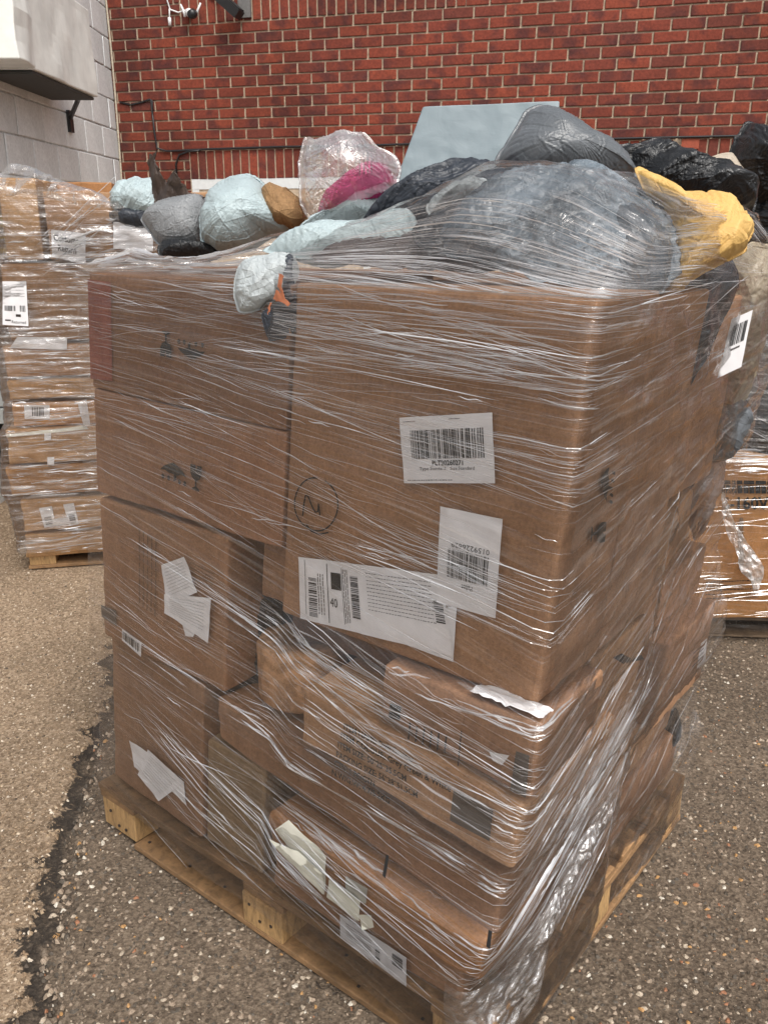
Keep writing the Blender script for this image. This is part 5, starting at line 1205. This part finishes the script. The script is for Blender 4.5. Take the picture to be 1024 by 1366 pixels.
ii = np.arange(ns*nz).reshape(ns, nz); Fq = np.stack([ii[:-1, :-1], ii[1:, :-1], ii[1:, 1:], ii[:-1, 1:]], -1).reshape(-1, 4)
mesh('film_skirt', P.reshape(-1, 3), Fq, FILMC, film, smooth=True, uv=np.stack([Sg, Tg*.35+Sg*.12], -1).reshape(-1, 2), fix=False)
strands('film_folds', 620, film, top_xyz, (.30, 1.25), lambda rg, s: 2+abs(rg.normal(0, .25)), (.05, .42), (.0005, .0024), lambda s, z: -.28, 6, lift=.004)
strands('film_folds', 120, film, top_xyz, (.02, .35), lambda rg, s: 2+rg.uniform(0, .9), (.04, .18), (.002, .008), lambda s, z: .4, 7, lift=.004)
strands('film_folds', 150, film, top_xyz, (1.2, 1.7), lambda rg, s: 2+rg.uniform(0, .95), (.05, .3), (.001, .004), lambda s, z: -.1, 8, lift=.004)
# ruffles of slack film low on the front corner and the short side
def side_xyz(s, z): return front_xyz(s, z)
for k_, (sa_, sb_, zfun, hh, am_) in enumerate([(SF-.05, SF+.20, lambda s: .05+.0*s, .17, .016), (SF+.08, SF+.30, lambda s: .13+.5*(s-SF), .10, .014), (SF+.20, SF+.42, lambda s: .18+.42*(s-SF), .09, .016)]):
    Sg, Tg = np.meshgrid(np.linspace(sa_, sb_, 90), np.linspace(0, 1, 60), indexing='ij')
    P = front_xyz(Sg, zfun(Sg)+Tg*hh); env = np.sin(np.pi*(Sg-sa_)/(sb_-sa_))**.5*np.sin(np.pi*Tg)**.5
    dd = env*(am_*(.55+.8*crumple(Sg*22-Tg*1.2, Tg*2.2+Sg*8, 9+k_))+.006*ridge(np.stack([Sg*30, Tg*5+Sg*20, Sg*0+k_], -1), 3))
    nrm_ = (NR*.8+NF*.35); P = P+nrm_*(.003+np.clip(dd, 0, .06))[..., None]
    ii = np.arange(Sg.size).reshape(Sg.shape); Fq = np.stack([ii[:-1, :-1], ii[1:, :-1], ii[1:, 1:], ii[:-1, 1:]], -1).reshape(-1, 4)
    mesh('film_ruffle', P.reshape(-1, 3), Fq, FILMR, film, smooth=True, uv=np.stack([Sg, Tg*hh-.75*Sg], -1).reshape(-1, 2), fix=False)

# ================================================================== LEFT PALLET LOAD
LY = .20; LO = np.array([-1.715, 3.66, 0]); LE = np.array([math.cos(LY), math.sin(LY), 0]); LN = np.array([-math.sin(LY), math.cos(LY), 0])
def LL(u, v, z):
    u = np.asarray(u, float); v = np.asarray(v, float); z = np.asarray(z, float)
    P = LO+LE*u[..., None]+LN*v[..., None]; P[..., 2] += z; return P
def lf(px, py, v=0.):
    q = hit(px, py, LO+LN*v, LN); return (q-LO) @ LE, q[2]
pallet('pale pallet under the tall wrapped load on the left', lambda u, v, z: LL(np.asarray(u)+.10, v, z), 1.0, 1.0, skip_front_left=False, seed=4)
CARDL = cardboard('cardboard_light', (.44, .26, .125)); CARDLO = cardboard('cardboard_light_orange', (.46, .235, .09))  # paler boards put the left load's stronger light into their colour
GLB = 'cartons in the tall wrapped load on the left'
def lbox(label, x0, y0, x1, y1, mat, u1=1.0, v0=.0, depth=.6, seed=0, dy=0):
    a, zt = lf(x0, y0, v0); a2, zb = lf(x0, y1, v0); am = (a+a2)/2
    if u1 is None: u1 = lf(x1, y1, v0)[0]
    return carton(label, [(am, v0), (u1, v0), (u1, v0+depth), (am, v0+depth)], zb+.004, zt, mat, LL, group=GLB, seed=seed, r=.008, bulge=.008, dent=.010)
l1 = lbox('bottom carton of the left load, resting on the pallet', 33, 714, 130, 746, CARDL, seed=31)
l2 = lbox('carton in the left load with two upright barcode labels', 30, 667, 130, 711, CARDL, seed=32)
l3 = lbox('wide orange carton third from the bottom of the left load', 10, 623, 130, 664, CARDLO, v0=-.02, seed=33)
l4 = lbox('taped carton with pale top edge fourth from the bottom of the left load', 9, 574, 130, 621, CARDL, v0=-.03, seed=34)
l5 = lbox('carton with a small white label above the pale edged carton of the left load', 16, 538, 110, 571, CARDLO, u1=.48, seed=35)
l6 = lbox('thin carton sixth from the bottom of the left load', 10, 508, 130, 535, CARDL, v0=-.015, seed=36)
l7 = lbox('reddish carton with a white strip on top in the left load', 5, 462, 130, 506, CARD2, v0=-.01, seed=37)
l8 = lbox('brown carton in the middle of the left load behind the white shipping label', 6, 352, 130, 458, CARD2, v0=.01, seed=38)
l9 = lbox('wide top carton of the left load carrying the return notice', 62, 255, 200, 348, CARD2, u1=1.05, v0=.0, seed=39)
l10 = lbox('brown carton at the top left of the left load', 3, 236, 60, 350, CARDL, u1=None, v0=.05, seed=40)
l11 = carton('orange topped carton at the back of the left load', [(lf(60, 240, .65)[0], .65), (lf(149, 240, .65)[0], .65), (lf(149, 240, .65)[0], .95), (lf(60, 240, .65)[0], .95)], 1.30, lf(149, 243, .65)[1], CARDO, LL, group=GLB, seed=41)
o = pillow('poly_bag', [(146, 258), (165, 240), (185, 233), (205, 236), (225, 250), (232, 290), (200, 305), (160, 295), (146, 278)], LL(np.array(.55), np.array(.02), np.array(1.5)), .2, .10, PALE, amp=.02, fr=8, seed=51); tag(o, 'pale blue bag at the top right of the left load', 'bag')
o = pillow('poly_bag', [(146, 282), (175, 276), (205, 282), (205, 300), (180, 304), (150, 300)], LL(np.array(.55), np.array(-.02), np.array(1.45)), .2, .05, NAVY, amp=.012, fr=8, seed=52); tag(o, 'dark bag under the pale blue bag on the left load', 'bag')
def lface(pts, v=0., d=.006, wave=.0): return Face([hit(x, y, LO+LN*v, LN) for x, y in pts], -LN, d, wave)
f_ = lface([(71, 306), (116, 311), (116, 352), (72, 342)], 0, .040, .003); q = f_.sheet('return_notice', PAPER, l9, 10)
f_.text('printed_text', 'Customer', .06, .16, .22, INK, q, width=.84, bold=True); f_.text('printed_text', 'Return', .18, .50, .22, INK2, q, width=.55, bold=True)
f_ = lface([(153, 296), (205, 298), (205, 335), (153, 331)], 0, .046, .003); f_.sheet('paper_sheet', PAPER, l9, 6)
f_ = lface([(8, 374), (39, 374), (42, 433), (8, 431)], .01, .060, .002); q = f_.sheet('shipping_label', PAPER, l8, 8)
f_.quads('barcode', bars(.07, .55, .52, .67, 12, 71)+bars(.68, .54, .92, .68, 7, 72), INK, q); f_.quads('printed_text', lines(.1, .12, .9, .4, 4, 73, .12)+[(.52, .74, .72, .80), (.1, .87, .32, .90)], INK2, q); f_.text('printed_text', 'Returned', .36, .88, .07, INK, q, width=.55)
f_ = lface([(24, 449), (90, 450), (90, 466), (14, 464)], -.01, .007, .002); f_.sheet('white_strip', PAPER, l7, 6)
f_ = lface([(33, 540), (67, 540), (67, 558), (34, 558)], 0, .008, .001); q = f_.sheet('label', PAPER, l5, 5); f_.quads('barcode', bars(.3, .15, .8, .8, 10, 74), INK2, q)
f_ = lface([(104, 536), (116, 532), (122, 570), (112, 566)], 0, .010, .001); f_.sheet('paper_sheet', PAPER, l5, 5)
for (a, b_) in ((60, 576), (64, 609)):
    f_ = lface([(a, b_), (a+9, b_), (a+9, b_+11), (a, b_+11)], -.03, .008); f_.sheet('label', PAPER, l4, 3)
f_ = lface([(9, 579), (116, 567), (118, 572), (10, 583)], -.03, .008); f_.sheet('pale_edge', PAPER2, l4, 6)
for pts, sd_ in ((((53, 677), (70, 674), (75, 700), (60, 703)), 75), (((85, 672), (99, 670), (106, 698), (93, 700)), 76)):
    f_ = lface(pts, 0, .009, .001); q = f_.sheet('label', PAPER, l2, 5); f_.quads('barcode', bars(.2, .5, .8, .95, 9, sd_, True), INK, q)
f_ = lface([(66, 692), (96, 689), (96, 698), (66, 702)], 0, .0085); f_.sheet('label', PAPER, l2, 4)
# film
FILM2 = clearfilm('stretch_wrap_left', base=.05, streak=.6, sx=2.4, sy=60, rough=.13, thr=(.50, .70), fres=.9, crumple=.45)
film2 = thing('stretch_film', 'clear stretch film wrinkled around the tall load on the left', 'film', LL(np.array(.5), np.array(.5), np.array(.05)))
prof = [(752, 34), (744, 32), (714, 29), (690, 24), (668, 18), (655, 9), (625, 8), (600, 10), (575, 7), (562, 14), (535, 12), (508, 8), (470, 4), (440, 5), (410, 7), (375, 4), (350, 0), (320, 3), (260, 1), (230, 0)]
pz = np.array([lf(x, y)[1] for y, x in prof]); pa = np.array([lf(x, y)[0] for y, x in prof]); od = np.argsort(pz); pz, pa = pz[od], pa[od]
def f2(s, z):
    s = np.asarray(s, float); z = np.asarray(z, float); uL = np.interp(z, pz, pa)-.012
    u = np.where(s > 0, uL+s, uL-.0*s); v = np.where(s > 0, -.042+.0*s, -.042-s)
    return LL(u, v, z)
ns, nz = 150, 210
s1 = np.concatenate([np.linspace(-.85, -.01, 30), np.linspace(.01, 1.12, ns-30)]); ztl = 1.50
Sg, Tg = np.meshgrid(s1, np.linspace(0, 1, nz), indexing='ij')
ztop = np.interp(s1, [-.8, 0, .22, .45, .7, 1.1], [1.62, 1.655, 1.64, 1.585, 1.60, 1.60]); Zg2 = .10*(1-Tg)+ztop[:, None]*Tg
P = f2(Sg, Zg2); dd = .007*ridge(np.stack([Sg*6, Zg2*34, Sg*0], -1), 3)+.012*ridge(np.stack([Sg*4+Zg2*3, Zg2*7, Sg*0+3], -1), 3)*np.clip((Zg2-1.15)/.2, .15, 1)
P = P-LN*np.where(Sg > 0, np.clip(dd, -.004, .04), 0)[..., None]-LE*np.where(Sg <= 0, np.clip(dd, -.004, .03), 0)[..., None]
ii = np.arange(ns*nz).reshape(ns, nz); Fq = np.stack([ii[:-1, :-1], ii[1:, :-1], ii[1:, 1:], ii[:-1, 1:]], -1).reshape(-1, 4)
mesh('film_sheet', P.reshape(-1, 3), Fq, FILM2, film2, smooth=True, uv=np.stack([Sg, Zg2], -1).reshape(-1, 2), fix=False)
strands('film_folds', 620, film2, f2, (.0, .55), lambda rg, s: rg.uniform(.12, 1.5), (.04, .30), (.001, .0045), lambda s, z: float(np.interp(z, [.2, .9, 1.2, 1.5], [.06, .02, .0, .05])), 21)
strands('film_folds', 14, film2, f2, (.0, .25), lambda rg, s: 1.30+rg.normal(0, .05)+.5*s, (.08, .30), (.002, .006), lambda s, z: .9, 22)
strands('film_folds', 30, film2, f2, (.2, .5), lambda rg, s: 1.42+rg.normal(0, .03)-.1*s, (.08, .25), (.002, .006), lambda s, z: .3, 23)
drape('film_drape', [(0, 236), (20, 222), (45, 226), (90, 245), (140, 262), (150, 280), (100, 275), (50, 262), (0, 262)], LL(np.array(.2), np.array(-.05), np.array(1.6)), .3, FILMC, film2, amp=.03, fr=7, seed=61, dome=.03)

# ================================================================== RIGHT PALLET LOAD
RY = -.06; RO = np.array([1.16, 2.985, 0]); RE = np.array([math.cos(RY), math.sin(RY), 0]); RN = np.array([-math.sin(RY), math.cos(RY), 0])
def LR(u, v, z):
    u = np.asarray(u, float); v = np.asarray(v, float); z = np.asarray(z, float)
    P = RO+RE*u[..., None]+RN*v[..., None]; P[..., 2] += z; return P
def rf(px, py, v=0.):
    q = hit(px, py, RO+RN*v, RN); return (q-RO) @ RE, q[2]
pallet('dark weathered pallet under the wrapped load on the right', lambda u, v, z: LR(np.asarray(u)+.005, np.asarray(v)+.03, np.asarray(z)*.58), 1.1, 1.0, mats=(WOODD, WOODD), skip_front_left=False, seed=6)
zt = rf(1000, 617)[1]; zb = rf(1000, 826)[1]
FILM3 = clearfilm('stretch_wrap_right', base=.015, streak=.25, sx=1.6, sy=90, rough=.13, thr=(.56, .76), fres=.7, crumple=.2)
rc = carton('big printed carton of the right load in its stretch film', [(-.05, 0), (.85, 0), (.85, .8), (-.05, .8)], zb, zt, CARDLO, LR, group=None, seed=61, bulge=.006)
def rface(pts, d=.006): return Face([hit(x, y, RO, RN) for x, y in pts], -RN, d)
f_ = rface([(958, 640), (1060, 641), (1060, 659), (958, 658)]); 
for k in range(6):
    x0 = .01+k*.155; f_.quads('printed_block', [(x0, 0, x0+.135, .28), (x0, .36, x0+.06, .95), (x0+.075, .36, x0+.135, .95)], INK, rc)
f_ = rface([(962, 661), (1045, 661), (1045, 680), (962, 680)], .007); f_.text('printed_text', 'S-160V2', .0, .05, .85, INK, rc, width=.86, bold=True)
f_ = rface([(940, 775), (1010, 772), (1010, 800), (940, 802)]); f_.quads('printed_text', lines(0, 0, 1, 1, 5, 81, .3), INK2, rc)
f_ = rface([(985, 690), (990, 690), (990, 760), (985, 760)]); f_.sheet('tape', TAPE, rc, 3)
for i, (oc, vv, lb, tl_) in enumerate([
    ([(968, 600), (985, 500), (1000, 470), (1040, 460), (1080, 480), (1090, 560), (1080, 612), (1010, 614)], .25, 'large black bag on the right load, tight under the film', .0),
    ([(985, 490), (990, 420), (1010, 350), (1060, 330), (1100, 380), (1095, 480), (1050, 500)], .30, 'black bag halfway up the right load', .0),
    ([(990, 350), (985, 280), (1000, 240), (1040, 225), (1090, 250), (1095, 350), (1040, 380)], .30, 'upper black bag of the right load', .0),
    ([(968, 235), (975, 195), (992, 164), (1010, 166), (1040, 185), (1080, 220), (1085, 270), (1030, 290), (985, 270)], .22, 'topmost crumpled black bag at the right frame edge', .1)]):
    a_, z_ = rf(oc[0][0], oc[0][1], vv); o = pillow('poly_bag', oc, RO+RE*a_+RN*vv+np.array([0, 0, z_]), tl_, .16, BLACKB, amp=.03, fr=8, seed=70+i, stretch=(1.2, .8)); tag(o, lb, 'bag', 'black bags on the right load')
o = pillow('paper_packet', [(943, 212), (975, 203), (990, 222), (998, 233), (960, 240), (952, 232)], RO+RN*.0+np.array([-.12, 0, 1.6]), .3, .012, polybag('beige_packet', (.46, .39, .31), .5, .4, 14, .4), amp=.008, fr=6, seed=75); tag(o, 'crinkled beige packet on the black bags at the upper right', 'packet')
film3 = thing('stretch_film', 'clear stretch film around the printed carton and black bags on the right', 'film', LR(np.array(.4), np.array(.4), np.array(.05)))
def f3(s, z): return LR(np.asarray(s, float)-.08, np.interp(z, [.06, zt, zt+.02, zt+.3, 1.3], [-.02, -.02, -.02, .04, .10])+0*np.asarray(s, float), z)
Sg, Zg2 = np.meshgrid(np.linspace(0, 1.0, 90), np.linspace(.055, 1.25, 150), indexing='ij')
P = f3(Sg, Zg2); dd = .004*ridge(np.stack([Sg*4, (Zg2+.08*Sg)*45, Sg*0], -1), 3); P = P-RN*dd[..., None]
ii = np.arange(Sg.size).reshape(Sg.shape); Fq = np.stack([ii[:-1, :-1], ii[1:, :-1], ii[1:, 1:], ii[:-1, 1:]], -1).reshape(-1, 4)
mesh('film_sheet', P.reshape(-1, 3), Fq, FILM3, film3, smooth=True, uv=np.stack([Sg, Zg2+.06*Sg], -1).reshape(-1, 2), fix=False)
strands('film_folds', 55, film3, f3, (.0, .3), lambda rg, s: rg.uniform(.09, zt), (.08, .35), (.0008, .003), lambda s, z: .05, 31)
strands('film_folds', 36, film3, f3, (.0, .3), lambda rg, s: rg.uniform(zt, 1.2), (.08, .3), (.0006, .002), lambda s, z: -.5, 32)
strands('film_folds', 30, film3, f3, (.0, .3), lambda rg, s: zt+rg.normal(0.02, .015), (.1, .3), (.002, .005), lambda s, z: .0, 33)
TAIL = clearfilm('wrap_tail', base=.30, streak=.6, sx=20, sy=20, rough=.35, thr=(.45, .6), fres=.4, crumple=.6)
drape('film_tail', [(960, 655), (966, 660), (975, 690), (992, 718), (1006, 738), (1016, 755), (1014, 772), (1004, 792), (1002, 776), (985, 760), (980, 735), (968, 712), (962, 685)], LR(np.array(.1), np.array(-.05), np.array(.4)), .0, TAIL, film3, amp=.016, fr=22, seed=77, nr=16, nt_=120)
